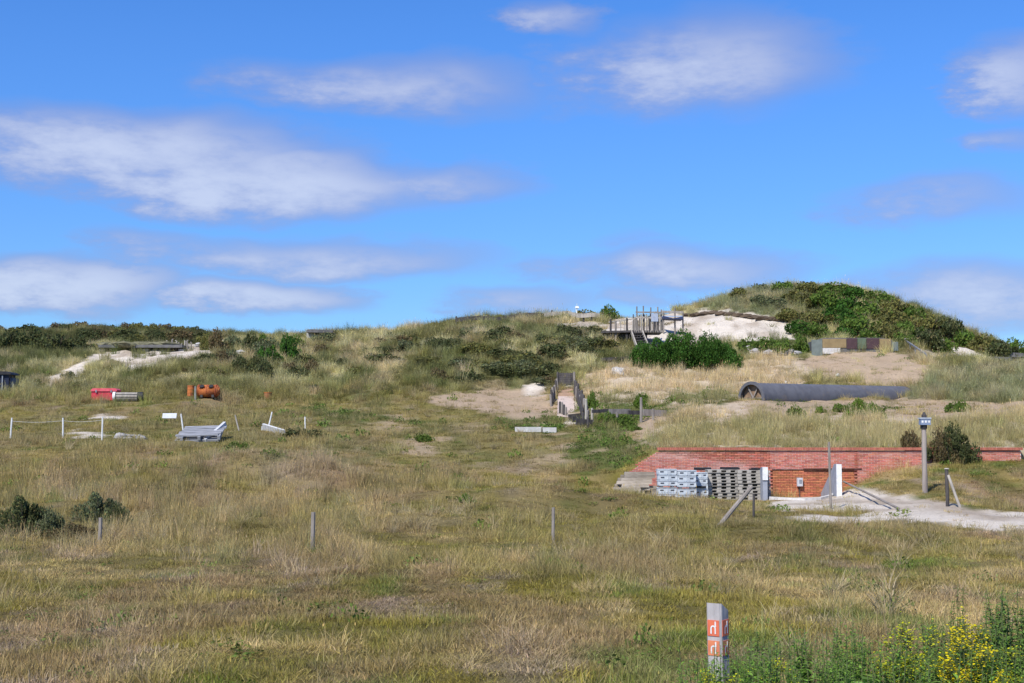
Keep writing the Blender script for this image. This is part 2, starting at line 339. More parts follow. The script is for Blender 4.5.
# ------------------------------------------------------------------ mesh builder
class MB:
    def __init__(s): s.v = []; s.f = []; s.c = []
    def _add(s, vs, fs, col=None):
        o = len(s.v); s.v += [tuple(p) for p in vs]; s.f += [tuple(i+o for i in f) for f in fs]; s.c += [col or (1, 1, 1)]*len(fs); return s
    def box(s, c, size, M=None, col=None, taper=1.0):
        hx, hy, hz = size[0]/2, size[1]/2, size[2]/2
        vs = []
        for z, k in ((-hz, 1), (hz, taper)):
            for x, y in ((-hx, -hy), (hx, -hy), (hx, hy), (-hx, hy)):
                p = Vector((x*k, y*k, z)); p = (M @ p) if M else p; vs.append(p+Vector(c))
        return s._add(vs, [(3, 2, 1, 0), (4, 5, 6, 7), (0, 1, 5, 4), (1, 2, 6, 5), (2, 3, 7, 6), (3, 0, 4, 7)], col)
    def beam(s, a, b, w, h, roll=0.0, col=None):
        a = Vector(a); b = Vector(b); d = b-a; q = d.to_track_quat('Z', 'Y') @ Matrix.Rotation(roll, 3, 'Z').to_quaternion()
        return s.box((a+b)/2, (w, h, d.length), q.to_matrix(), col)
    def tube(s, a, b, r0, r1=None, n=8, caps=True, col=None, bend=None, segs=1, wob=0.0):
        a = Vector(a); b = Vector(b); r1 = r0 if r1 is None else r1; q = (b-a).to_track_quat('Z', 'Y').to_matrix(); vs = []; fs = []
        for k in range(segs+1):
            t = k/segs; c = a.lerp(b, t)
            if bend is not None: c = c+Vector(bend)*math.sin(t*math.pi)
            if wob: c = c+Vector((rnd.uniform(-wob, wob), rnd.uniform(-wob, wob), 0))*(0 if k in (0,) else 1)
            r = r0+(r1-r0)*t
            for i in range(n):
                an = 2*math.pi*i/n; vs.append(c+q @ Vector((math.cos(an)*r, math.sin(an)*r, 0)))
        for k in range(segs):
            for i in range(n): j = (i+1) % n; fs.append((k*n+i, k*n+j, k*n+n+j, k*n+n+i))
        if caps: fs.append(tuple(range(n-1, -1, -1))); fs.append(tuple(segs*n+i for i in range(n)))
        return s._add(vs, fs, col)
    def prism(s, poly, y0, y1, col=None):         # polygon in x,z extruded along y
        n = len(poly); vs = [(x, y0, z) for x, z in poly]+[(x, y1, z) for x, z in poly]
        fs = [tuple(range(n)), tuple(range(2*n-1, n-1, -1))]+[(i, n+i, n+(i+1) % n, (i+1) % n) for i in range(n)]
        return s._add(vs, fs, col)
    def rock(s, c, r, seed=0, col=None):
        rr = random.Random(seed); vs = []; fs = []; nl, ns = 5, 7
        for i in range(nl+1):
            th = math.pi*i/nl
            for j in range(ns):
                ph = 2*math.pi*j/ns+.3*i; k = rr.uniform(.75, 1.15)
                vs.append((c[0]+r[0]*k*math.sin(th)*math.cos(ph), c[1]+r[1]*k*math.sin(th)*math.sin(ph), c[2]+r[2]*k*math.cos(th)))
        for i in range(nl):
            for j in range(ns): a = i*ns+j; b = i*ns+(j+1) % ns; fs.append((a, a+ns, b+ns, b))
        return s._add(vs, fs, col)
    def mesh(s, name, m, smooth=False):
        me = bpy.data.meshes.new(name); me.from_pydata(s.v, [], s.f)
        me.materials.append(m)
        a = me.attributes.new('tone', 'FLOAT_COLOR', 'FACE'); b = np.ones((len(s.f), 4), np.float32); b[:, :3] = np.array(s.c); a.data.foreach_set('color', b.ravel())
        if smooth: me.polygons.foreach_set('use_smooth', [True]*len(me.polygons))
        me.update(); return me
    def build(s, name, m, parent=None, smooth=False):
        o = bpy.data.objects.new(name, s.mesh(name, m, smooth)); COL.objects.link(o)
        if parent: o.parent = parent
        return o
def tag(o, label, cat, group=None):
    o['label'] = label; o['category'] = cat
    if group: o['group'] = group
    return o
def thing(name, label, cat, loc=(0, 0, 0), rotz=0.0, group=None):
    o = bpy.data.objects.new(name, None); COL.objects.link(o); o.empty_display_size = .3
    o.location = loc; o.rotation_euler = (0, 0, rotz); return tag(o, label, cat, group)
def place(o, loc, rotz=0.0, scale=None):
    o.location = loc; o.rotation_euler[2] = rotz
    if scale is not None: o.scale = scale if hasattr(scale, '__len__') else (scale,)*3
    return o
def copy_tree(o, parent=None):
    c = o.copy(); COL.objects.link(c); c.parent = parent
    for ch in list(o.children): copy_tree(ch, c)
    return c

# ------------------------------------------------------------------ ground sheet
def build_ground():
    ys = np.concatenate([-np.geomspace(6000, 6, 22), np.arange(-5, 30, .3), np.arange(30, 53.4, .35), [53.5, 53.75, 53.95, 54.06, 54.22, 54.45, 54.7], np.arange(55, 150, .5), np.geomspace(150.5, 6000, 34)])
    xs = np.concatenate([-np.geomspace(6000, 75, 18)[:-1], np.arange(-74, 74.1, .5), np.geomspace(75, 6000, 18)[1:]])
    X, Y = np.meshgrid(xs, ys); X = X.ravel(); Y = Y.ravel(); Z = H(X, Y)
    nx, ny = len(xs), len(ys); i = np.arange(nx*ny).reshape(ny, nx)
    q = np.stack([i[:-1, :-1], i[:-1, 1:], i[1:, 1:], i[1:, :-1]], -1).reshape(-1, 4)
    me = np_mesh('ground', np.stack([X, Y, Z], -1), q, np.full(len(q), 4))
    me.polygons.foreach_set('use_smooth', [True]*len(q))
    reg = regions(X, Y, Z); u, v = proj(X, Y, Z)
    c = cover_tint(X, Y, u, v, Y, reg)*.85
    c = c*(np.array([.9, .85, .85])); c = lerp(c, np.array([.17, .14, .055]), (1-sstep(Y, 34, 52))*.6)
    e = lerp(np.tile(EARTH, X.shape+(1,)).astype(float), np.array([.50, .38, .27]), fbm(X*.7, Y*.7, 111, 3))
    rub = sstep(fbm(X*.5+7, Y*.5, 133, 3), .56, .66)*sstep(Y, 55, 60)*(1-sstep(Y, 76, 84))*sstep(u, 330, 420)*.7
    c = lerp(c, e, np.maximum(reg['earth']*.9, rub)); c = lerp(c, np.array([.62, .51, .37]), reg['straw']*.7)
    s = lerp(np.tile(SANDC, X.shape+(1,)).astype(float), np.array([.46, .38, .29]), sstep(fbm(X*.9, Y*.6, 121, 4), .42, .72))
    c = lerp(c, s, reg['sand'])
    set_attr(me, 'gcol', c); set_attr(me, 'bare', np.maximum(reg['sand'], reg['earth'])[:, None]*np.ones(3))
    m = bpy.data.materials.new('ground'); m.use_nodes = True; t = NT(m.node_tree); b = t.n['Principled BSDF']
    tc = t.node('ShaderNodeTexCoord'); a = t.node('ShaderNodeAttribute', attribute_name='gcol'); ba = t.node('ShaderNodeAttribute', attribute_name='bare')
    n1 = t.noise(tc.outputs['Object'], 1.7, 6, .7); n2 = t.noise(tc.outputs['Object'], 9, 5, .7)
    n3 = t.noise(tc.outputs['Object'], 42, 4, .7)
    k = t.m('ADD', .02, t.m('ADD', t.m('MULTIPLY', n1, .45), t.m('ADD', t.m('MULTIPLY', n2, .6), t.m('MULTIPLY', n3, .75))))
    cb = t.node('ShaderNodeCombineColor')
    for q_ in range(3): t.l.new(k, cb.inputs[q_])
    col = t.mix(1.0, a.outputs['Color'], cb.outputs[0], 'MULTIPLY')
    # trodden shells, litter and stones on bare sand
    vo = t.node('ShaderNodeTexVoronoi'); vo.inputs['Scale'].default_value = 2.6; t.l.new(tc.outputs['Object'], vo.inputs['Vector'])
    sp = t.m('MULTIPLY', t.m('MULTIPLY', t.step(vo.outputs['Distance'], .30, .16), t.step(n1, .47, .58)), ba.outputs['Fac'])
    col = t.mix(t.m('MULTIPLY', sp, .6), col, (.19, .15, .10, 1))
    t.l.new(col, b.inputs['Base Color']); b.inputs['Roughness'].default_value = .95; b.inputs['Specular IOR Level'].default_value = .1
    bp = t.node('ShaderNodeBump'); bp.inputs['Strength'].default_value = .7; bp.inputs['Distance'].default_value = .12
    t.l.new(t.m('ADD', t.m('ADD', n1, n2), t.m('MULTIPLY', n3, .5)), bp.inputs['Height']); t.l.new(bp.outputs[0], b.inputs['Normal'])
    me.materials.append(m); o = bpy.data.objects.new('ground', me); COL.objects.link(o); o['kind'] = 'structure'
build_ground()

# ------------------------------------------------------------------ grass and herbs (uncountable cover)
def blades(n, rad, hmin, hmax, w, lean, seed, curve=.5, heads=0.0, segs=2, shade=(.65, 1.25)):
    """one tuft: n tapering bent blades; optional seed heads. returns mesh"""
    g = np.random.default_rng(seed); V = []; L = []; S = []; SH = []
    for i in range(n):
        a = g.uniform(0, 2*math.pi); r = rad*math.sqrt(g.uniform()); bx, by = r*math.cos(a), r*math.sin(a)
        h = g.uniform(hmin, hmax); la = a+g.normal(0, .9); ln = abs(g.normal(lean, lean*.5)); wa = g.uniform(0, 2*math.pi)
        wx, wy = math.cos(wa)*w/2, math.sin(wa)*w/2; o = len(V)
        for k in range(segs+1):
            t = k/segs; off = h*ln*(t*(1-curve)+t*t*curve); z = h*t*math.sqrt(max(.15, 1-(ln*t)**2*.55))
            cx, cy = bx+math.cos(la)*off, by+math.sin(la)*off; ww = (1-t*.75)
            if k == segs: V.append((cx, cy, z))
            else: V += [(cx-wx*ww, cy-wy*ww, z), (cx+wx*ww, cy+wy*ww, z)]
        for k in range(segs):
            b = o+2*k
            if k == segs-1: L += [b, b+1, b+2]; S.append(3)
            else: L += [b, b+1, b+3, b+2]; S.append(4)
        sh = g.uniform(*shade); tone = np.array([sh, sh*g.uniform(.93, 1.03), sh*g.uniform(.8, 1.1)])
        SH += [tone]*segs
        if g.uniform() < heads:      # seed head near the tip
            tip = np.array(V[-1]); o = len(V); hw = w*.75; hl = h*.11
            V += [tuple(tip+(0, 0, -hl*.3)), tuple(tip+(hw, 0, hl*.3)), tuple(tip+(0, 0, hl)), tuple(tip+(-hw, 0, hl*.3))]
            L += [o, o+1, o+2, o+3]; S.append(4); SH.append(np.array([1.35, 1.2, 1.0]))
    V = np.array(V); V[:, 2] -= .02
    me = np_mesh('tuft', V, L, S); set_attr(me, 'shade', np.array(SH), 'FLOAT_COLOR', 'FACE'); return me
def herb(n, rad, h, size, seed):
    """one low leafy herb clump of broad leaves"""
    g = np.random.default_rng(seed); V = []; L = []; S = []; SH = []
    for i in range(n):
        a = g.uniform(0, 2*math.pi); r = rad*math.sqrt(g.uniform()); c = np.array([r*math.cos(a), r*math.sin(a), h*g.uniform(.1, 1)*(1-.5*(r/rad)**2)])
        d = g.normal(size=3); d[2] = abs(d[2])*.6; d /= np.linalg.norm(d); s = np.cross(d, g.normal(size=3)); s /= np.linalg.norm(s); l = size*g.uniform(.6, 1.2)
        o = len(V); V += [tuple(c-d*l*.5), tuple(c+s*l*.28), tuple(c+d*l*.5), tuple(c-s*l*.28)]; L += [o, o+1, o+2, o+3]; S.append(4)
        k = g.uniform(.6, 1.3); SH.append(np.array([k, k, k*.9]))
    me = np_mesh('herb', np.array(V), L, S); set_attr(me, 'shade', np.array(SH), 'FLOAT_COLOR', 'FACE'); return me
M_GRASS = leaf_mat('grass_blades', transl=.28)
KIND = {}
def kind(name, meshes):
    c = bpy.data.collections.new('source_'+name)
    for i, me in enumerate(meshes):
        me.materials.append(M_GRASS); o = bpy.data.objects.new(name+'_source', me); c.objects.link(o)
    KIND[name] = (c, len(meshes))
kind('turf', [blades(64, .16, .015, .075, .0065, .95, 100+i, .5) for i in range(6)])
kind('turf_far', [blades(56, .28, .03, .11, .014, .95, 150+i, .5) for i in range(6)])
kind('straw', [blades(50, .15, .05, .20, .0055, .80, 200+i, .6, heads=.05, segs=3) for i in range(6)])
kind('straw_far', [blades(50, .28, .12, .34, .012, .62, 250+i, .6, heads=.05, segs=3) for i in range(6)])
kind('marram', [blades(80, .30, .25, .60, .015, .62, 300+i, .75, heads=.04, segs=3) for i in range(6)])
kind('tussock', [blades(60, .10, .22, .52, .009, 1.0, 500+i, .85, heads=.06, segs=4) for i in range(5)])
kind('herb', [herb(40, .13, .08, .034, 400+i) for i in range(5)])
kind('herb_far', [herb(50, .30, .20, .10, 450+i) for i in range(5)])

def scatter(name, knd, label, cat, pts, tint, scl, seed):
    """points with own size, turn and colour carrying one tuft each"""
    coll, nv = KIND[knd]; g = np.random.default_rng(seed); n = len(pts)
    me = bpy.data.meshes.new(name); me.vertices.add(n); me.vertices.foreach_set('co', np.asarray(pts, np.float32).ravel())
    set_attr(me, 'tint', tint); set_attr(me, 'scl', scl, 'FLOAT_VECTOR')
    rot = np.stack([g.normal(0, .10, n), g.normal(0, .10, n), g.uniform(0, 6.283, n)], -1); set_attr(me, 'rot', rot, 'FLOAT_VECTOR')
    set_attr(me, 'vi', g.integers(0, nv, n), 'INT')
    o = bpy.data.objects.new(name, me); COL.objects.link(o); o['kind'] = 'stuff'; tag(o, label, cat)
    ng = bpy.data.node_groups.new(name+'_nodes', 'GeometryNodeTree')
    ng.interface.new_socket('Geometry', in_out='INPUT', socket_type='NodeSocketGeometry'); ng.interface.new_socket('Geometry', in_out='OUTPUT', socket_type='NodeSocketGeometry')
    t = NT(ng); gi = t.node('NodeGroupInput'); go = t.node('NodeGroupOutput'); ip = t.node('GeometryNodeInstanceOnPoints'); ci = t.node('GeometryNodeCollectionInfo')
    ci.inputs['Collection'].default_value = coll; ci.inputs['Separate Children'].default_value = True; ci.inputs['Reset Children'].default_value = True
    def na(nm, ty): a = t.node('GeometryNodeInputNamedAttribute', data_type=ty); a.inputs[0].default_value = nm; return a.outputs[0]
    t.l.new(gi.outputs[0], ip.inputs['Points']); t.l.new(ci.outputs[0], ip.inputs['Instance']); ip.inputs['Pick Instance'].default_value = True
    t.l.new(na('vi', 'INT'), ip.inputs['Instance Index']); er = t.node('FunctionNodeEulerToRotation'); t.l.new(na('rot', 'FLOAT_VECTOR'), er.inputs[0]); t.l.new(er.outputs[0], ip.inputs['Rotation'])
    t.l.new(na('scl', 'FLOAT_VECTOR'), ip.inputs['Scale']); t.l.new(ip.outputs[0], go.inputs[0])
    o.modifiers.new('tufts', 'NODES').node_group = ng
    return o

CLEAR = []        # (x, y, radius) trodden spots in front of things
KEEP_OUT = []     # (x0, x1, y0, y1) footprints kept clear of grass
def build_grass():
    g = np.random.default_rng(77); bands = [(5, 12, 120), (12, 20, 78), (20, 32, 34), (32, 54.0, 17), (54.3, 75, 12), (75, 98, 9), (98, 134, 6.5)]
    acc = {k: [[], [], []] for k in KIND}
    KEEP_OUT.append((xat(608, 51), xat(770, 51), 50.6, 53.9))
    rub_ = lambda x, y, u: sstep(fbm(x*.5+7, y*.5, 133, 3), .56, .66)*sstep(y, 55, 60)*(1-sstep(y, 76, 84))*sstep(u, 330, 420)*.6
    for a, b, den in bands:
        U0, U1 = (-650, 1674) if b <= 20 else ((-380, 1404) if b < 55 else (-230, 1254))
        area = (U1-U0)/F*(b*b-a*a)/2; n = int(area*den)
        d = np.sqrt(g.uniform(a*a, b*b, n)); u = g.uniform(U0, U1, n); x = (u-512)/F*d; z = H(x, d); uu, v = proj(x, d, z)
        reg = regions(x, d, z); tint = cover_tint(x, d, u, v, d, reg)
        tint = tint*g.uniform(.62, 1.42, (n, 1))*np.stack([g.uniform(.95, 1.05, n), np.ones(n), g.uniform(.85, 1.1, n)], -1)
        keep = g.uniform(size=n) > np.maximum(np.maximum(reg['sand']*.96, reg['earth']*.85), reg['straw']*(d > 70)*.45)
        keep &= g.uniform(size=n) > rub_(x, d, u)
        for (x0, x1, y0, y1) in KEEP_OUT: keep &= ~((x > x0) & (x < x1) & (d > y0) & (d < y1))
        for (cx, cy, cr) in CLEAR: keep &= ((x-cx)**2+(d-cy)**2 > cr*cr*.5)
        r = g.uniform(size=n); nn = fbm(x*.45, d*.45, 141, 3); n2 = fbm(x*.9, d*.9, 151, 2)
        far = d > 32
        tall = sstep(nn, .50, .64)*np.interp(d, [10, 24, 34], [.16, .30, .5])+reg['straw']*.7+.03
        tall = np.where((d > 36) & (d < 54) & (u < 330), tall+.25, tall)
        mar = np.clip(sstep(d, 78, 90)*.75+reg['marram'], 0, 1)*(1-reg['straw'])*(1-reg['green']*.8)*(1-reg['earth']*.8)
        hrb = reg['green']*.13+sstep(n2, .74, .84)*.05+.005
        kd = np.where(r < hrb, 2, np.where(r < hrb+mar, 3, np.where(r < hrb+mar+tall*(1-mar), 1, 0)))
        for code, kn, kf in ((0, 'turf', 'turf_far'), (1, 'straw', 'straw_far'), (2, 'herb', 'herb_far'), (3, 'marram', 'marram')):
            for fl, kk in ((False, kn), (True, kf)):
                m = (kd == code) & keep & (far == fl)
                if not m.any(): continue
                tt = tint[m].copy(); k = m.sum()
                if code == 1: tt = tt*.6+np.array([.44, .35, .19])*.40
                if code == 2: tt = tt*.2+np.array([.11, .18, .042])*.8*g.uniform(.7, 1.3, (k, 1))
                s = g.uniform(.7, 1.3, k)*np.interp(d[m], [6, 32, 32.01, 60, 100, 134], [1.0, 1.45, .72, 1.0, 1.15, 1.25])
                if code == 3: s *= np.where(d[m] > 118, .62, .85)
                tus = sstep(fbm(x[m]*1.2, d[m]*1.2, 161, 3), .34, .66)
                hz = s*g.uniform(.8, 1.25, k)*(.55+1.05*tus); tt = tt*(.86+.26*tus)[:, None]
                if code == 1: hz = hz*np.interp(d[m], [8, 24], [.72, 1.0])*np.where((d[m] > 27) & (d[m] < 54) & (u[m] < 460), 1.45, 1.0)*(1+.45*reg['straw'][m])
                if code == 0: hz *= .9
                acc[kk][0].append(np.stack([x[m], d[m], z[m]], -1)); acc[kk][1].append(tt); acc[kk][2].append(np.stack([s, s, hz], -1))
    # pale curved tussocks in the rough left of the wall, a few elsewhere
    for cnt, u0, u1, d0, d1 in ((520, -120, 470, 27, 52), (120, 470, 1150, 22, 48), (14, 700, 1150, 10, 18), (260, -120, 640, 55, 78)):
        d = np.sqrt(g.uniform(d0*d0, d1*d1, cnt)); u = g.uniform(u0, u1, cnt); x = (u-512)/F*d; ok = fbm(x*.5, d*.3, 171, 3) > (.44 if d0 == 27 else .5); d = d[ok]; x = x[ok]; k = len(d); z = H(x, d)
        rg = regions(x, d, z); ok = rg['sand'] < .5; x, d, z = x[ok], d[ok], z[ok]; k = len(d)
        s = g.uniform(.6, 1.15, k); acc['tussock'][0].append(np.stack([x, d, z], -1)); acc['tussock'][1].append(np.array([.50, .42, .24])*g.uniform(.65, 1.15, (k, 1))); acc['tussock'][2].append(np.stack([s, s, s*g.uniform(.8, 1.1, k)], -1))
    info = {'tussock': ('grass_tussock', 'pale arching grass tussocks in the rough meadow', 'grass'), 'turf': ('meadow_grass', 'short olive and straw turf of the near meadow', 'grass'), 'turf_far': ('dune_grass', 'short dry turf over the farther dune ground', 'grass'),
            'straw': ('dry_grass', 'dry straw coloured seeding grass in the near meadow', 'grass'), 'straw_far': ('tall_dry_grass', 'tall pale dry grass above the brick wall and on the slopes', 'grass'),
            'marram': ('marram_grass', 'grey green marram tufts covering the dune hills', 'grass'), 'herb': ('meadow_herb', 'small green leafy herbs scattered in the near turf', 'herbs'), 'herb_far': ('ground_herb', 'low green leafy weeds on the slopes above the wall', 'herbs')}
    tot = 0
    for i, (k, (p, t, s)) in enumerate(acc.items()):
        if p: nm, lb, ct = info[k]; P_ = np.concatenate(p); tot += len(P_); scatter(nm, k, lb, ct, P_, np.concatenate(t), np.concatenate(s), 900+i)
    print('tufts', tot)
# ------------------------------------------------------------------ brick retaining wall with blocked doorway
def zat(v, d): return CZ+(VH-v)/F*d
def xat(u, d): return (u-512)/F*d
def build_wall():
    d = 53.9; ztop = zat(450.2, d); zbot = zat(499, d)-.25; x0 = xat(629, d); x1 = xat(1019, d); xs = xat(657, d); zl = zat(470.5, d)
    xd0, xd1, zd = xat(769, d), xat(853, d), zat(469, d)         # doorway
    def top(x): return ztop if x >= xs else zl+(ztop-zl)*(x-x0)/(xs-x0)
    root = thing('brick_wall', 'long red brick retaining wall set into the grassy bank', 'wall', (x0, d, zbot))
    g = random.Random(3); bw, bh, j = .21, .05, .0125
    W_ = x1-x0; rows = int((ztop-zbot)/(bh+j)); zr = (ztop-zbot)/rows
    mb = MB(); ib = MB()
    for r in range(rows):
        z = r*zr+zr/2; off = (bw+j)/2 if r % 2 else 0; x = -off
        while x < W_:
            a = max(x, 0); b = min(x+bw, W_); x += bw+j
            if b-a < .04: continue
            cx = (a+b)/2
            if z+zbot > top(x0+cx): continue
            inside = xd0-x0 < cx < xd1-x0 and z+zbot < zd
            k = g.uniform(.72, 1.2); w = max(0, g.gauss(0, .16))+max(0, fbm(cx*.5, z*1.5, 5, 3)-.45)*1.3
            w = min(w, .6)
            if inside:
                c = (.58*k, .20*k*g.uniform(.85, 1.15), .10*k)
                ib.box((cx, .055, z), (b-a, .09, bh), None, c)
            else:
                c = tuple(p*(1-w)+q*w for p, q in zip((.58*k, .185*k*g.uniform(.88, 1.12), .12*k), (.70, .46, .38)))
                mb.box((cx, .0+g.uniform(-.003, .003), z), (b-a, .10, bh), None, c)
    bo = mb.build('brickwork', M_BRICK, root); bo['kind'] = 'stuff'
    io = ib.build('doorway_infill', M_BRICK, root); io['kind'] = 'stuff'; io['label'] = 'brighter orange brick filling the blocked doorway'
    # backing core with the mortar showing in the joints
    co = MB(); poly = [(0.004, 0), (W_-.004, 0), (W_-.004, ztop-zbot-.005), (xs-x0, ztop-zbot-.08), (.06, zl-zbot-.06)]
    pl = [(0.004, 0), (xd0-x0, 0), (xd0-x0, zd-zbot), (xd1-x0, zd-zbot), (xd1-x0, 0), (W_-.004, 0), (W_-.004, ztop-zbot-.005), (xs-x0, ztop-zbot-.005), (.004, zl-zbot-.01)]
    co.prism(poly, .098, .30); co.build('mortar_core', M_MORT, root)
    jo = MB(); jo.prism([(.004, 0), (xd0-x0-.002, 0), (xd0-x0-.002, zd-zbot), (xs-x0, ztop-zbot-.09), (.07, zl-zbot-.07)], -.040, .096)
    jo.box(((xd0+xd1)/2-x0, .028, (zd+ztop)/2-zbot-.004), (xd1-xd0-.006, .136, ztop-zd-.012))
    jo.box((((xd1+.12+x1)/2)-x0, .028, (ztop-zbot)/2-.006), (x1-xd1-.128, .136, ztop-zbot-.014)); jo.build('mortar_joint', M_MORT, root)
    # coping of bricks on edge, standing proud
    cp = MB(); x = xs-x0
    while x < W_+.02:
        k = g.uniform(.8, 1.15); cp.box((x+.031, .06, ztop-zbot+.055), (.058, .36, .10), None, (.50*k, .17*k, .115*k)); x += .066
    c2 = cp.build('coping', M_BRICK, root); c2['kind'] = 'stuff'
    lt = MB(); lt.box((xat(831, d)-x0, -.03, zat(468.6, d)-zbot), (xat(861, d)-xat(803, d), .10, .035)); lt.build('lintel', mat('dark_steel', (.06, .045, .04), (.03, .025, .02), 8, .7), root)
    for u0, u1, vv in ((693, 710, 468.3), (719, 737, 468)):
        v_ = MB(); v_.box((xat((u0+u1)/2, d)-x0, -.035, zat(vv, d)-zbot), ((u1-u0)*PX(d), .06, .085)); v_.build('black_bar', M_BLACK, root)  # thin black bar set on the brick face
    # wing walls beside the doorway
    for u, lab, tri in ((837.5, 'pale concrete wing wall with white end and sloping top right of the doorway', True), (764, 'grey concrete wing wall with a white cap between pallets and doorway', False)):
        dn = 51.2; wz = zat(497, dn)-.15; hh = zat(464 if tri else 467, dn)-wz; th = .17
        w = thing('wing_wall', lab, 'wall', (xat(u, dn), dn, wz))
        L_ = d-.065-dn; b = MB()
        pr = [(0, 0), (L_, 0), (L_, .20), (.35, hh), (0, hh)]
        m_ = MB(); n_ = len(pr); vs = [(-th/2, y, z) for y, z in pr]+[(th/2, y, z) for y, z in pr]
        m_._add(vs, [tuple(range(n_-1, -1, -1)), tuple(range(n_, 2*n_))]+[(i, (i+1) % n_, n_+(i+1) % n_, n_+i) for i in range(n_)]); m_.build('wall_body', M_CONCB, w)
        e = MB(); e.box((0, -.022, hh/2+.08), (th+.02, .04, hh-.16) if tri else (th+.02, .04, hh*.38), None)  # end plate paler than the wall body
        eo = e.build('pale_end', M_WHITE, w)
        if not tri: eo.location.z = hh*.25
    # curved kerb in front of the doorway
    k = MB(); pts = [W(u, v, dd) for u, v, dd in ((768, 498.3, 51.2), (785, 499.3, 51), (803, 500, 50.8), (818, 499, 51), (829, 496.5, 51.6), (834, 494, 52.2))]
    for a, b in zip(pts[:-1], pts[1:]): k.beam(a, b+(b-a)*.05, .12, .16)
    tag(k.build('curved_kerb', M_CHALK), 'low curved white kerb at the foot of the blocked doorway', 'kerb')
    # meter box on its conduit
    mbx = thing('meter_box', 'small pale grey meter box on the orange brick of the doorway', 'meter box', (xat(798, d), d-.0, zat(496, d)))
    q = MB(); q.box((0, -.075, .55), (.21, .14, .32)); q.build('case', mat('pale_grey_plastic', (.55, .56, .58), (.46, .47, .5), 6, .5), mbx)
    q = MB(); q.box((.02, -.15, .57), (.10, .012, .14)); q.build('window', M_STEEL, mbx)
    q = MB(); q.tube((0, -.03, -.05), (0, -.03, .39), .018); q.build('conduit', M_WOODD, mbx)
build_wall()

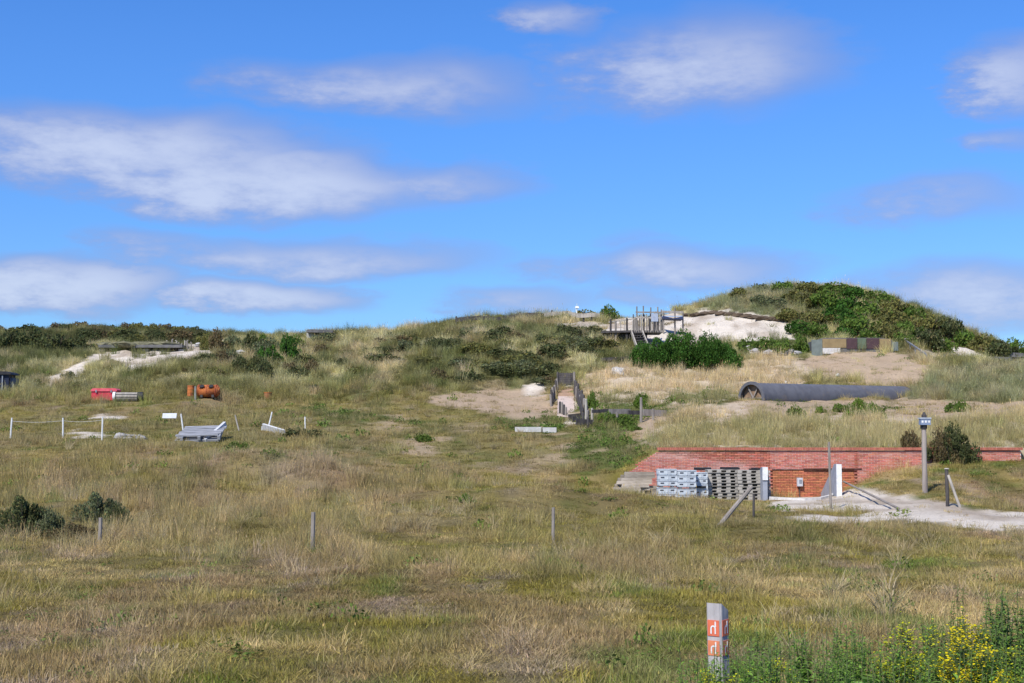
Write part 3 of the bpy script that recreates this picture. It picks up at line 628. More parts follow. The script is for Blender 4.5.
# ------------------------------------------------------------------ pallets, crates and timber beside the wall
def build_stacks():
    g = random.Random(5)
    M_PAL = mat('pallet_wood', (.42, .39, .34), (.28, .26, .23), 7, .9, .4, 30, c3=(.20, .19, .17))
    p = thing('pallet', '', 'pallet')
    m = MB(); 
    for i in range(6): m.box((0, -.40+i*.16, .109), (1.16, .11, .022))
    m.build('top_deck', M_PAL, p)['kind'] = 'stuff'
    m = MB()
    for y in (-.42, .42):
        for x in (-.50, -.17, .17, .50): m.box((x, y, .060), (.16, .11, .074))
    m.box((0, 0, .060), (1.14, .10, .074)); m.build('spacer_block', M_PAL, p)['kind'] = 'stuff'
    m = MB()
    for y in (-.42, 0, .42): m.box((0, y, .0115), (1.16, .10, .020))
    m.build('bottom_board', M_PAL, p)['kind'] = 'stuff'
    base = None; first = True
    for s, (u, nl, dd) in enumerate(((721, 9, 52.3), (751, 9, 52.2))):
        gz = G(u, dd).z-.02
        for k in range(nl):
            o = p if first else copy_tree(p); first = False
            place(o, (xat(u, dd)+g.uniform(-.03, .03), dd+g.uniform(-.03, .03), gz+k*.1215), g.uniform(-.025, .025))
            where = 'crates' if s == 0 else 'doorway'
            pos = 'topmost' if k == nl-1 else ('lowest' if k == 0 else None)
            if pos: tag(o, f'weathered wooden pallet, {pos} in the stack by the {where}', 'pallet', 'wooden pallets stacked by the brick wall')
            else: tag(o, f'weathered wooden pallet in the middle of the stack by the {where}', 'pallet', 'wooden pallets stacked by the brick wall')
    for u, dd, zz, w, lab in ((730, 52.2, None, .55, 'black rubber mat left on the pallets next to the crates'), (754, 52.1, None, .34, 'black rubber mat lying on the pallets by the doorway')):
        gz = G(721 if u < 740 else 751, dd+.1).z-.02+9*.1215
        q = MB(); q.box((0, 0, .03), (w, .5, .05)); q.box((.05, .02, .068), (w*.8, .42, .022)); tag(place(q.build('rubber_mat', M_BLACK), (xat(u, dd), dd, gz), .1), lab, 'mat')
    # pale blue-grey moulded crates
    M_CR = mat('blue_grey_plastic', (.50, .55, .585), (.59, .625, .65), 5, .55, c3=(.40, .44, .48))
    c = thing('crate', '', 'crate'); L_, D_, h = .70, .60, .205
    m = MB(); m.box((0, 0, .012), (L_-.04, D_-.04, .024))
    for y in (-1, 1): m.box((0, y*(D_/2-.02), .105), (L_-.02, .025, .16))
    for x in (-1, 1): m.box((x*(L_/2-.0225), 0, .105), (.025, D_-.07, .16))
    m.build('shell', M_CR, c)
    m = MB()
    for y in (-1, 1): m.box((0, y*(D_/2-.012), .192), (L_, .046, .022))
    for x in (-1, 1): m.box((x*(L_/2-.023), 0, .192), (.046, D_-.072, .022))
    m.build('rim', M_CR, c)
    for x in (-.19, .19):
        m = MB(); m.box((x, -D_/2+.004, .11), (.13, .012, .045)); m.build('hand_hole', mat('slot_shadow', (.06, .07, .09), (.05, .06, .08), 5, .8), c)
    for x in (-.33, 0, .33): m = MB(); m.box((x, -D_/2+.002, .095), (.03, .022, .13)); m.build('rib', M_CR, c)
    first = True
    for s, (u, dd, nl, nm) in enumerate(((666, 51.3, 5, 'sleepers'), (684.8, 51.3, 5, None), (699, 51.75, 5, 'pallets'))):
        gz = G(u, dd).z-.09
        for k in range(nl):
            o = c if first else copy_tree(c); first = False
            dz = .05 if k >= 2 and s < 2 else 0
            place(o, (xat(u, dd)+g.uniform(-.012, .012), dd+g.uniform(-.015, .015), gz+k*.2055+dz), g.uniform(-.02, .02), (1 if s < 2 else .72, 1, 1))
            lvl = ('lowest', 'second lowest', 'middle', 'second highest', 'topmost')[k]
            side = {'sleepers': 'stack next to the timber sleepers', None: 'middle one of three crate stacks', 'pallets': 'stack next to the pallets'}[nm]
            tag(o, f'pale blue grey crate, {lvl} of the {side}', 'crate', 'blue grey crates by the brick wall')
        if s < 2:
            for x in (-.2, .2):
                q = MB(); q.box((0, 0, .024), (.09, .55, .046)); tag(place(q.build('spacer_batten', M_WOODD), (xat(u, dd)+x, dd, gz+2*.2055+.0005)), 'dark batten between the second and third crates of a stack', 'batten', 'dark battens inside the crate stacks')
    for i, (u, dd, wz) in enumerate(((699, 51.3, 2.6),)):
        q = MB(); q.box((0, 0, 0), (.45, .05, .07)); q.box((.02, -.035, .01), (.38, .02, .04)); gz = G(699, 51.75).z
        tag(place(q.build('rubber_strip', M_BLACK), (xat(u, dd), dd+.10, gz+.42)), 'short black rubber strip wedged against the crates beside the pallets', 'strip')
    # timber sleepers, piled loosely
    M_SL = mat('sleeper_wood', (1, 1, 1), (.62, .6, .58), 5, .9, .5, 25, stretch=(.3, 1, 1), attr='tone')
    rows = [(0, 3), (1, 3), (2, 3), (3, 3), (4, 2), (5, 2), (6, 1)]; dd = 51.6; k0 = G(629, dd); idx = 0
    for r, n in rows:
        for k in range(n):
            q = MB(); ln = g.uniform(.75, 1.3); tk = g.uniform(.5, 1.15); q.box((0, 0, 0), (ln, .21, .110), None, (.48*tk, .42*tk, .34*tk), .97)
            z = k0.z-.03+.056+r*.1105; y = dd-.25+k*.25+r*.10
            o = q.build('timber_sleeper', M_SL); place(o, (k0.x+g.uniform(-.22, .16)+.05*r, y, z), g.uniform(-.13, .13))
            lv = ['lowest', 'second', 'third', 'fourth', 'fifth', 'sixth', 'top'][r]; tag(o, f'weathered timber sleeper in the {lv} layer of the pile before the brick wall', 'sleeper', 'sleepers piled at the end of the brick wall'); idx += 1
    k0 = G(650, 51.9)
    for r in range(4):
        for k in range(2):
            q = MB(); q.box((0, 0, 0), (.48+g.uniform(-.05, .05), .20, .105), None, (.42, .38, .32) if r % 2 else (.3, .27, .23), .96); o = q.build('timber_block', M_SL)
            place(o, (k0.x+g.uniform(-.03, .03), 51.75+k*.26, k0.z-.03+.053+r*.1055), g.uniform(-.05, .05)); tag(o, 'short timber block stacked between the sleepers and the crates', 'timber block', 'timber blocks between sleepers and crates')
build_stacks()

# ------------------------------------------------------------------ posts
def post(u, vb, hpx, r, label, lean=(0, 0), m=None, top='flat', name='fence_post', cat='post', group=None, d=None, n=7):
    p = hit(u, vb) if d is None else G(u, d); h = hpx*PX(p.y); q = MB()
    q.tube((0, 0, -.25), (lean[0]*h, lean[1]*h, h), r*1.05, r*.92, n, True, segs=4, wob=r*.12)
    if top == 'cone': q.tube((lean[0]*h, lean[1]*h, h), (lean[0]*h, lean[1]*h, h+r*1.6), r*.92, r*.25, n)
    o = q.build(name, m or M_WOOD); o.location = p; return tag(o, label, cat, group)
def build_posts():
    post(829, 508, 66, .042, 'tall thin weathered post standing in the sand before the wing wall', (-.01, 0), M_WOOD)
    post(553, 545, 38, .036, 'thin grey post alone in the meadow below the concrete beams', (0, 0))
    post(314, 549, 37, .042, 'thin grey post alone in the meadow below the tilted white board', (.02, 0))
    post(103, 546, 29, .04, 'thin grey post among the dry grass beside the dark shrubs', (.01, 0))
    post(752, 516, 22, .035, 'short dark stick upright below the pallets by the leaning pole', (.02, 0), M_WOODD)
    # leaning pole
    a = hit(717, 526); b = W(750, 487, a.y+.5); q = MB(); q.tube(a-(b-a)*.06, b, .055, .045, 8, True, segs=5, wob=.006); q.tube(b, b+(b-a).normalized()*.012, .045, .035, 8)
    tag(q.build('leaning_pole', M_WOOD), 'grey pole leaning steeply out of the turf before the pallets', 'pole')
    # fallen rail in the sand
    a = hit(842, 492); b = hit(897, 510); q = MB(); up = Vector((0, 0, .05)); q.tube(a+up+Vector((0, 0, .35)), b+up, .035, .04, 7, True, segs=4, wob=.006)
    tag(q.build('fallen_rail', M_WOOD), 'thin rail lying across the sandy path with one end raised', 'rail')
    # post with raking brace
    p = hit(945, 506); s = PX(p.y); t = thing('braced_post', 'weathered post with a diagonal brace beside the sandy path', 'post', p)
    q = MB(); q.tube((0, 0, -.25), (0, 0, 37*s), .06, .055, 8, segs=3, wob=.005); q.build('upright', M_WOODD, t)
    q = MB(); q.tube((9.5*s, -.4, -.12), (.03, -.05, 31*s), .042, .042, 8, segs=3, wob=.004); q.build('brace', M_WOODP, t)  # pale wood puts the sunlight on the brace into its colour
    q = MB(); q.tube((0, 0, 37*s), (0, 0, 37*s+.03), .085, .06, 8); q.build('post_cap', M_WOODP, t)
    # tall timber pole with a blue and white box
    p = hit(923, 492); s = PX(p.y); h = 66*s; t = thing('box_pole', 'tall timber pole with blue and white box on top beside the bush', 'pole', p)
    q = MB(); q.tube((0, 0, -.3), (0, 0, h), .095, .08, 10, segs=6, wob=.008); q.build('pole', mat('pole_wood', (.36, .31, .27), (.23, .19, .17), 5, .9, .5, 25, stretch=(1, 1, .15)), t)
    bx = MB(); bx.box((.03, -.02, h+.13), (.33, .26, .20)); bo = bx.build('box', mat('blue_paint', (.20, .26, .38), (.24, .29, .38), 5, .6), t)
    for x in (-.08, .03, .14):
        q = MB(); q.box((x, -.153, h+.14), (.06, .008, .07)); q.build('white_mark', M_WHITE, bo)
    q = MB(); q.box((.03, -.02, h+.255), (.37, .30, .04)); q.build('lid', mat('pale_blue_grey', (.45, .5, .55), (.38, .42, .48), 5, .6), t)
    q = MB(); q.tube((.02, 0, h+.275), (.02, 0, h+.36), .09, .09, 8); q.tube((.02, 0, h+.36), (.02, 0, h+.46), .075, .03, 8); q.build('lamp_cap', M_WOODD, t)
    q = MB(); q.tube((0, 0, h-.10), (0, 0, h+.03), .115, .12, 10); q.build('collar', M_BLACK, t)
    # white posts of the run beyond the meadow
    for (u, vb, hp, ln, lab) in ((11.5, 438, 20, .05, 'white fence post nearest the dark blue hut'), (64, 439, 21, -.02, 'upright white fence post left of the sandy hollow'),
            (103, 439, 22, .01, 'upright white fence post standing in the sandy hollow'), (185, 433, 19, -.18, 'white fence post tilted beside the slatted panel'),
            (241, 430, 15, -.35, 'greyish fence post tilted over between slatted panel and white plank'), (267, 430, 18, .28, 'white fence post leaning over the white plank'),
            (306, 431, 14, -.05, 'short white fence post next to the dark low bush')):
        post(u, vb+1, hp+1, .036, lab, (ln, 0), M_WHITE if u != 241 else M_WOODP, n=6, group='white posts beyond the meadow')
    # sagging cord between the first posts
    pts = [hit(u, v) + Vector((dx, 0, h)) for u, v, h, dx in ((11.5, 439, .80, .04), (64, 440, .84, 0), (103, 440, .86, 0))]
    q = MB()
    for a, b in zip(pts[:-1], pts[1:]): q.tube(a, b, .005, .005, 4, False, bend=(0, 0, -.06), segs=5)
    tag(q.build('cord', M_WHITE), 'thin white cord strung between the upright white posts', 'cord')
build_posts()

# ------------------------------------------------------------------ scattered things on the left
def build_left():
    g = random.Random(9)
    # slatted panel on bearers
    p = hit(199, 441); s = PX(p.y); w = 50*s; t = thing('slatted_panel', 'stack-like grey slatted timber panel lying in the grass by a tilted white post', 'panel', p, .12)
    t.rotation_euler = (R(14), R(-2), .10); M_SP = mat('silver_wood', (.33, .335, .35), (.22, .225, .235), 6, .85, .4, 25, stretch=(.3, 1, 1))
    for i in range(6):
        q = MB(); q.box((g.uniform(-.05, .05)+i*.05, -.3+i*.30, .34+g.uniform(-.015, .015)), (w-.35, .23, .05), Matrix.Rotation(g.uniform(-.04, .04), 3, 'Z')); q.build('board', M_SP, t)
    for x in (-w/2+.35, 0, w/2-.25):
        q = MB(); q.box((x+.1, .40, .235), (.12, 1.9, .155)); q.build('bearer', M_SP, t)
    q = MB(); q.beam((w/2-.75, -.45, .10), (w/2-.05, 1.3, .44), .12, .16); q.build('edge_board', mat('silver_wood_pale', (.55, .56, .58), (.45, .46, .48), 6, .85), t)
    q = MB(); q.box((0, .40, .08), (w-.3, 1.7, .14)); q.build('lower_layer', M_SP, t)
    # little white board
    p = hit(170, 422); s = PX(p.y); t = thing('notice_board', 'small blank white board on short legs left of the slatted panel', 'board', p)
    q = MB(); q.box((0, 0, 5.5*s), (14*s, .05, 5.5*s), Matrix.Rotation(R(-25), 3, 'X')); q.build('panel', mat('faded_white', (.58, .60, .62), (.5, .52, .54), 4, .7), t)
    for x in (-5*s, 5*s): q = MB(); q.tube((x, .06, -.15), (x, .04, 4.5*s), .025, .025, 6); q.build('leg', M_WOOD, t)
    # white plank
    a = hit(264, 431); b = hit(285, 435); q = MB(); q.beam(a+Vector((0, 0, .20)), b+Vector((0, 0, .08)), .10, .30, .3); q.beam(a+Vector((-.1, .1, .12)), a+Vector((.25, .25, .12)), .2, .2)
    tag(q.build('white_plank', mat('weathered_white', (.62, .62, .60), (.48, .48, .46), 6, .8)), 'short broad white plank tipped over under a leaning white post', 'plank')
    # rubble
    for i in range(11):
        p = hit(121+i*2.5, 441-g.uniform(0, 4)); r = g.uniform(.10, .24); q = MB(); q.rock((0, 0, r*.4), (r*1.3, r, r*.8), i)
        tag(place(q.build('rubble_stone', M_STONE), p, g.uniform(0, 6)), 'grey rubble stone in the small heap left of the slatted panel', 'stone', 'rubble stones in a small heap')
    # red chest with paler lid
    p = hit(106, 400); s = PX(p.y); L_ = 25*s; t = thing('red_chest', 'red painted chest with paler lid half sunk in the grass', 'chest', p)
    M_RED = mat('red_paint', (.62, .045, .075), (.50, .035, .06), 4, .5); M_RED2 = mat('faded_red_paint', (.72, .12, .15), (.62, .08, .11), 4, .5)
    q = MB(); q.box((0, 0, 4*s), (L_, .8, 8*s+.1)); q.build('body', M_RED, t)
    q = MB(); q.prism([(-L_/2-.03, 8*s), (L_/2+.03, 8*s), (L_/2+.03, 9.5*s), (L_/2-.10, 11*s), (-L_/2+.10, 11*s), (-L_/2-.03, 9.5*s)], -.46, .46); q.build('lid', M_RED2, t)
    for x in (-.45, .45): q = MB(); q.box((x, -.475, 8*s), (.09, .03, .14)); q.build('latch', M_STEEL, t)
    # roller lying in front of it
    p = hit(127, 401.5); s = PX(p.y); t = thing('cable_roll', 'grey slatted roll with white and black ends beside the red chest', 'roll', p, .12); r = 4.6*s; hl = 12.5*s
    q = MB(); q.tube((-hl+.1, 0, r), (hl-.1, 0, r), r*.82, r*.82, 14); q.build('core', M_CONCD, t)
    for i in range(9):
        an = 2*math.pi*i/9; q = MB(); q.box((0, math.sin(an)*r*.86, r+math.cos(an)*r*.86), (2*hl-.26, .10, .05), Matrix.Rotation(-an, 3, 'X')); q.build('slat', M_WOODP, t)
    q = MB(); q.tube((-hl-.06, 0, r), (-hl+.09, 0, r), r*1.05, r*1.05, 16); q.build('white_end', M_WHITE, t)
    q = MB(); q.tube((hl-.12, 0, r), (hl+.2, 0, r), r*1.05, r*1.05, 16); e = q.build('black_end', M_BLACK, t); q = MB(); q.tube((hl+.2, 0, r), (hl+.22, 0, r), r*.45, r*.45, 12); q.build('hub', M_STEEL, e)
    for cu, cv, cr in ((106, 400, 1.3), (127, 401, 1.5), (209, 396.5, 1.6), (191, 396, 1.0), (268, 399, .7), (199, 442, 1.3), (106, 404, 1.3), (127, 405, 1.4), (205, 400, 1.6), (2, 393, 1.5)):
        cp_ = hit(cu, cv); CLEAR.append((cp_.x, cp_.y, cr))
    # rusty orange boiler with drum
    M_OR = mat('orange_rust', (.52, .17, .045), (.36, .10, .03), 3.5, .75, .4, 14, c3=(.20, .06, .03))
    p = hit(209, 397.5); s = PX(p.y); r = 6.2*s; t = thing('rusty_boiler', 'orange rusty boiler lying on its side behind a grey stake', 'boiler', p, -.08); L_ = 10.5*s
    q = MB(); q.tube((-L_, 0, r*.95), (L_*.8, 0, r*.95), r, r, 18); q.build('shell', M_OR, t, True)
    q = MB(); q.tube((L_*.8, 0, r*.95), (L_*1.0, 0, r*.95), r, r*.62, 18); q.tube((L_, 0, r*.95), (L_*1.04, 0, r*.95), r*.62, r*.2, 18); q.build('domed_end', M_OR, t, True)
    for x in (-L_*.95, -L_*.1, L_*.75): q = MB(); q.tube((x-.04, 0, r*.95), (x+.04, 0, r*.95), r*1.05, r*1.05, 18); q.build('band', mat('dark_rust', (.34, .09, .03), (.2, .05, .02), 6, .8), t)
    for x in (-L_*.55, L_*.35):
        q = MB(); q.tube((x, -r*.72, r*1.5), (x, -r*.88, r*1.72), .14, .14, 10); h = q.build('hatch', M_BLACK, t); q = MB(); q.tube((x, -r*.74, r*1.53), (x, -r*.84, r*1.66), .19, .19, 10, False); q.build('hatch_rim', M_OR, h)
    for x in (-L_*.6, L_*.5): q = MB(); q.box((x, 0, .04), (.14, 1.0*r*1.6, .16)); q.build('cradle', M_WOODD, t)
    p = hit(191, 396); t = thing('rusty_drum', 'short orange rusty drum next to the boiler', 'drum', p); s = PX(p.y)
    q = MB(); q.tube((0, 0, -.03), (0, 0, 10*s), 3.6*s, 3.6*s, 16); q.build('drum_shell', M_OR, t)
    for z in (3.2*s, 6.6*s, 10*s): q = MB(); q.tube((0, 0, z-.02), (0, 0, z+.02), 3.85*s, 3.85*s, 16); q.build('rolled_hoop', M_OR, t)
    post(195.5, 400, 13, .06, 'grey stake standing before the orange boiler', (0, 0), mat('grey_green_wood', (.30, .33, .30), (.22, .24, .22), 5, .9))
    p = hit(268, 399); t = thing('rust_bin', 'small brown rusty bin alone in the grass under the dark bushes', 'bin', p); s = PX(p.y)
    q = MB(); q.tube((0, 0, -.03), (0, 0, 6*s), 3.4*s, 4*s, 12); q.build('bin_body', mat('brown_rust', (.36, .15, .07), (.24, .10, .05), 4, .85), t); q = MB(); q.tube((0, 0, 6*s), (0, 0, 6.6*s), 4.3*s, 4.3*s, 12); q.build('bin_rim', M_OR, t)
    # dark blue hut at the edge
    p = hit(-2, 391); s = PX(p.y); t = thing('blue_hut', 'dark navy hut with overhanging black roof by the first white post', 'hut', p)
    M_NV = mat('navy_paint', (.010, .015, .038), (.014, .02, .045), 4, .5); M_SB = mat('slate_blue_paint', (.10, .14, .21), (.08, .11, .17), 4, .6); w = 22*s; h = 16*s
    q = MB(); q.box((-w/2+10.5*s, .6, h/2-.05), (w, 1.2, h+.1)); q.build('wall', M_NV, t)
    q = MB()
    q.prism([(-w/2-.2-1*s, h), (10.5*s+.18, h), (10.5*s+.12, h+1.8*s), (8*s, h+3.2*s), (-w/2, h+3.4*s)], -.16, 1.4); q.build('roof', M_BLACK, t)
    q = MB(); q.box((12.2*s, .7, 6.3*s), (3.4*s, .9, 12.6*s)); q.build('side_cupboard', M_SB, t)
    for x in (-4, 0.5, 5): q = MB(); q.box((x*s, -.02, h/2), (.07, .05, h-.05)); q.build('cover_strip', M_NV, t)
    q = MB(); q.box((4.5*s, -.06, h*.48), (.07, .05, h*.95)); q.build('white_trim', M_STEEL, t)
    q = MB(); q.box((-4.6*s, -.03, h*.45), (9*s*.9, .06, h*.88)); dr = q.build('door', M_NV, t); q = MB(); q.tube((-1*s, -.06, h*.45), (-1*s, -.14, h*.45), .03, .03, 6); q.build('handle', M_STEEL, dr)
    # dune bunker with dark slit
    a = W(100, 352, 1); p = hit(142, 354); s = PX(p.y); w = 84*s; h = 9*s; M_BK = mat('bunker_concrete', (.30, .28, .25), (.20, .19, .17), 2, .95, .5, 12)
    t = thing('slit_bunker', 'low concrete bunker with long dark slit under the grassy dune crest', 'bunker', p)
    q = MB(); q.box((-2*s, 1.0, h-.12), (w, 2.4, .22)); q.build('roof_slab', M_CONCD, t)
    q = MB(); q.box((0, 1.9, h/2-.1), (w*.97, .4, h+.1)); q.build('back_wall', M_CONCD, t)  # dark colour puts the shade under the overhang into the slit
    for x in (-w*.49, w*.03, w*.46): q = MB(); q.box((x, .5, h/2-.22), (.45, .9, h-.2)); q.build('pier', M_BK, t)
    q = MB(); q.box((0, .15, -.1), (w*.96, .5, .30)); q.build('sill', M_BK, t)
    for i in range(15):
        p = hit(101+i*5, 351.5); r = g.uniform(.32, .6); q = MB(); q.rock((0, .5, 8.4*s-.1), (r*1.5, r, r*.5), 300+i); tag(place(q.build('roof_clod', mat('dry_turf', (.20, .19, .11), (.13, .12, .07), 4, .95, .6, 15)), p), 'dry turf clod on the roof edge of the slit bunker', 'turf clod', 'turf clods on the slit bunker')
    for i in range(9):
        u = 166+i*3; p = hit(u, 350.5); q = MB(); hh = g.uniform(.5, .85); q.tube((0, 0, -.2), (g.uniform(-.08, .08), 0, hh), .07, .06, 6, segs=2); q.tube((0, 0, hh), (0, 0, hh+.06), .06, .02, 6)
        tag(place(q.build('palisade_stake', M_WOOD if i % 3 else M_WOODP), p), 'short grey stake in the row right of the slit bunker', 'stake', 'stakes beside the slit bunker')
    for u, v, r in ((198, 347, .35), (233, 352, .4), (240, 355, .35), (225, 357, .3)):
        p = hit(u, v); q = MB(); q.rock((0, 0, r*.3), (r*1.3, r, r*.75), int(u)); tag(place(q.build('concrete_lump', M_CONC), p), 'pale broken concrete lump on the sand near the slit bunker', 'lump', 'broken concrete near the slit bunker')
    # slab on the skyline
    p = hit(321, 337, 90)+Vector((0, 0, .08)); s = PX(p.y); t = thing('skyline_slab', 'dark flat concrete roof slab on the low saddle of the skyline', 'slab', p)
    q = MB(); q.prism([(-13*s, 2.5*s), (13*s, 2*s), (13.5*s, 4.5*s), (-9*s, 5.6*s), (-13*s, 5*s)], -1.2, 1.8); q.build('roof', M_CONCD, t)
    for x in (-10, 0, 10): q = MB(); q.box((x*s, .2, 0), (.7, 1.2, 5.4*s)); q.build('pier', M_CONC, t)
build_left()

# ------------------------------------------------------------------ middle: stepped trench, rails, beams, ridge walls
def build_middle():
    g = random.Random(21)
    a = hit(566, 419, 60); b = hit(566, 389, 60)
    t = thing('trench_ramp', 'steep brown and white plank ramp between palisades with dark screen at the top', 'ramp', a)
    n = 14; M_RB = mat('ramp_brown', (.42, .27, .17), (.32, .21, .14), 4, .9, .3, 20); M_RW = mat('ramp_white', (.58, .46, .39), (.48, .39, .33), 4, .9, .3, 20)
    dirv = b-a
    for i in range(n):
        c = dirv*((i+.5)/n)+Vector((0, 0, .10)); q = MB(); q.box(c, (.92, dirv.length/n*1.0, .06), Matrix.Rotation(math.atan2(dirv.z, dirv.y), 3, 'X')); q.build('tread_board', M_RW if i < n*.58 else M_RB, t)
    for x in (-.4, .4): q = MB(); q.beam(Vector((x, 0, .02)), dirv+Vector((x, 0, .02)), .08, .12); q.build('bearer', M_WOOD, t)
    # dark plank screen at the head
    h = 16*PX(b.y); sc = thing('plank_screen', 'dark plank screen closing the head of the trench ramp', 'screen', b+Vector((0, .25, -.05)))
    for i in range(7): q = MB(); q.box((0, .02*i, .06+h*(i+.5)/7), (16*PX(b.y), .05, h/7*.95), Matrix.Rotation(R(-8), 3, 'X')); q.build('plank', M_WOODD, sc)
    for x in (-8*PX(b.y), 8.6*PX(b.y)): q = MB(); q.tube((x, -.06, -.2), (x, .12, h*1.12), .075, .07, 7); q.build('corner_post', M_WOOD if x > 0 else M_WOODD, sc)
    # palisades either side
    def stake(u, v, hp, r, m, side, lean=0):
        p = hit(u, v, 58); hh = hp*PX(p.y); q = MB(); q.tube((0, 0, -.25), (lean*hh, 0, hh), r, r*.9, 7, segs=3, wob=r*.1); q.tube((lean*hh, 0, hh), (lean*hh, 0, hh+.05), r*.9, r*.4, 7)
        tag(place(q.build('palisade_post', m), p), 'rough dark palisade post on the '+side+' of the trench ramp', 'post', 'palisade posts along the trench ramp')
    for i in range(7): stake(551.5+i*1.1, 407-i*2.2, 13+g.uniform(-2, 2), .075, M_WOODD if i % 2 else M_WOOD, 'sandy side', -.1)
    for i in range(4): stake(560+i*2.0, 415+i*.6, 12+g.uniform(-3, 4), .07, M_WOOD if i % 2 else M_WOODD, 'sandy side')
    for i in range(15): stake(574.5+i*.9, 396+i*2.0, 15+g.uniform(-3, 4), .085, [M_WOODD, M_WOODD, M_WOOD, M_WOODD][i % 4], 'green side', .05)
    for u, v, hp in ((586, 425, 25), (583, 426, 12), (588, 428, 10)): stake(u, v, hp, .07, M_WOODP if hp > 20 else M_WOODD, 'green side')
    for i in range(3):
        q = MB(); p = hit(576+i*4, 420+i*3, 58); q.box((0, 0, .18), (.9, .12, .3), Matrix.Rotation(R(-6+5*i), 3, 'Y')); tag(place(q.build('retaining_board', M_WOODD), p, .5), 'dark retaining board at the foot of the trench ramp', 'board', 'retaining boards at the trench foot')
    for k in range(3):
        a_ = hit(575+k*2.6, 392+k*10, 58); b_ = hit(577.6+k*2.6, 402+k*10, 58); q = MB()
        for j in range(3): q.beam(a_+Vector((0, 0, .12+j*.2)), b_+Vector((0, 0, .12+j*.2)), .05, .18)
        o = q.build('revetment_board', M_WOODD); o['kind'] = 'stuff'; tag(o, 'dark board revetment lining the green side of the trench ramp', 'revetment', 'board revetments of the trench')
    # rail fence
    p0 = hit(592, 426, 58); t = thing('rail_fence', 'grey rail fence of broad timbers right of the trench ramp', 'fence', p0); s = PX(p0.y)
    ends = [(592, 425, 17), (606, 424, 12), (617, 424, 12), (641, 423, 25), (653, 421, 12)]; tops = []
    for u, v, hp in ends:
        p = hit(u, v, 58)-p0; q = MB(); q.tube(p+Vector((0, 0, -.2)), p+Vector((.0 if hp < 30 else .06, 0, hp*s)), .075 if hp != 12 else .055, .06, 7, segs=2); q.build('post', M_WOODP if hp == 17 else M_WOOD, t)
    for (u0, v0, u1, v1, hh, m) in ((592, 411.5, 610, 410.5, .16, M_WOODD), (609, 411.5, 630, 411.5, .24, M_WOOD), (628, 412.5, 646, 413, .2, M_WOODD), (643, 412.5, 666, 413.5, .32, M_WOOD)):
        d = p0.y-.12; q = MB(); q.beam(W(u0, v0, d)-p0, W(u1, v1, d+.6)-p0, .08, hh); q.build('rail', m, t)
    # concrete beams on the turf
    for u0, u1, v, lab in ((515, 541, 430.5, 'long pale concrete beam lying on the turf below the trench ramp'), (542.5, 556, 430.8, 'short pale concrete beam end to end with a longer one')):
        p = hit((u0+u1)/2, v+1.5, 56); s = PX(p.y); t = thing('concrete_beam', lab, 'beam', p, .03); L_ = (u1-u0)*s
        for y in (-.22, .22): q = MB(); q.box((0, y, .10), (L_, .17, .24)); q.build('flange', M_CONC if y > 0 else mat('pale_concrete', (.60, .59, .56), (.48, .47, .44), 4, .9, .4, 18), t)
        q = MB(); q.box((0, 0, .10), (L_*.98, .27, .16)); q.build('web', M_CONC, t)
    # low timber revetment along the middle ridge
    t = None; us = list(range(456, 604, 8)); prev = None; pts = []
    for u in us:
        dd = 112.5; p = G(u, dd-1.0); pts.append(p)
    t = thing('ridge_revetment', 'low weathered board revetment along the crest of the middle dune', 'revetment', pts[0]); o0 = pts[0]
    for i, (p, q2) in enumerate(zip(pts[:-1], pts[1:])):
        q = MB(); q.beam(p-o0+Vector((0, 0, .50)), q2-o0+Vector((0, 0, .50)), .08, .34); q.build('board', M_WOODD if i < 11 else M_WOODP, t)
        q = MB(); q.tube(p-o0+Vector((0, .1, -.2)), p-o0+Vector((0, .1, .66+(.14 if i % 4 == 0 else 0))), .07, .06, 6); q.build('post', M_WOODD, t)
    # lamp standard on the ridge
    p = G(576, 113); s = PX(113); t = thing('lamp_standard', 'slim white lamp standard rising above the ridge boards', 'lamp post', p)
    q = MB(); q.tube((0, 0, -.2), (.1, 0, 14*s), .055, .045, 6); q.build('pole', M_WHITE, t); q = MB(); q.box((.1, 0, 14*s+.08), (.34, .22, .16), None, None, .7); q.build('lamp_head', M_WHITE, t)
    for u, v, r, l in ((617, 376, .36, 'white boulder on the straw slope below the long dark bush'), (838, 377, .13, 'small white stone on the earth slope under the camouflaged bunker'), (786, 384, .12, 'small white stone just behind the black tube'), (622, 372, .16, 'pale pebble above the white boulder')):
        p = hit(u, v, 60); q = MB(); q.rock((0, 0, r*.5), (r*1.25, r, r), int(u)); tag(place(q.build('white_boulder', M_CHALK), p), l, 'stone')
    for u, v in ((612, 362), (622, 361)):
        p = hit(u, v, 80); q = MB(); q.beam((-.7, 0, .14), (.7, 0, .2), .2, .2); q.beam((-.5, .1, .02), (-.45, .1, .14), .12, .12); q.beam((.5, .1, .02), (.45, .1, .18), .12, .12); tag(place(q.build('timber_baulk', M_WOODD), p, .1), 'dark timber baulk on the straw slope below the stairs', 'baulk', 'timber baulks below the stairs')
build_middle()

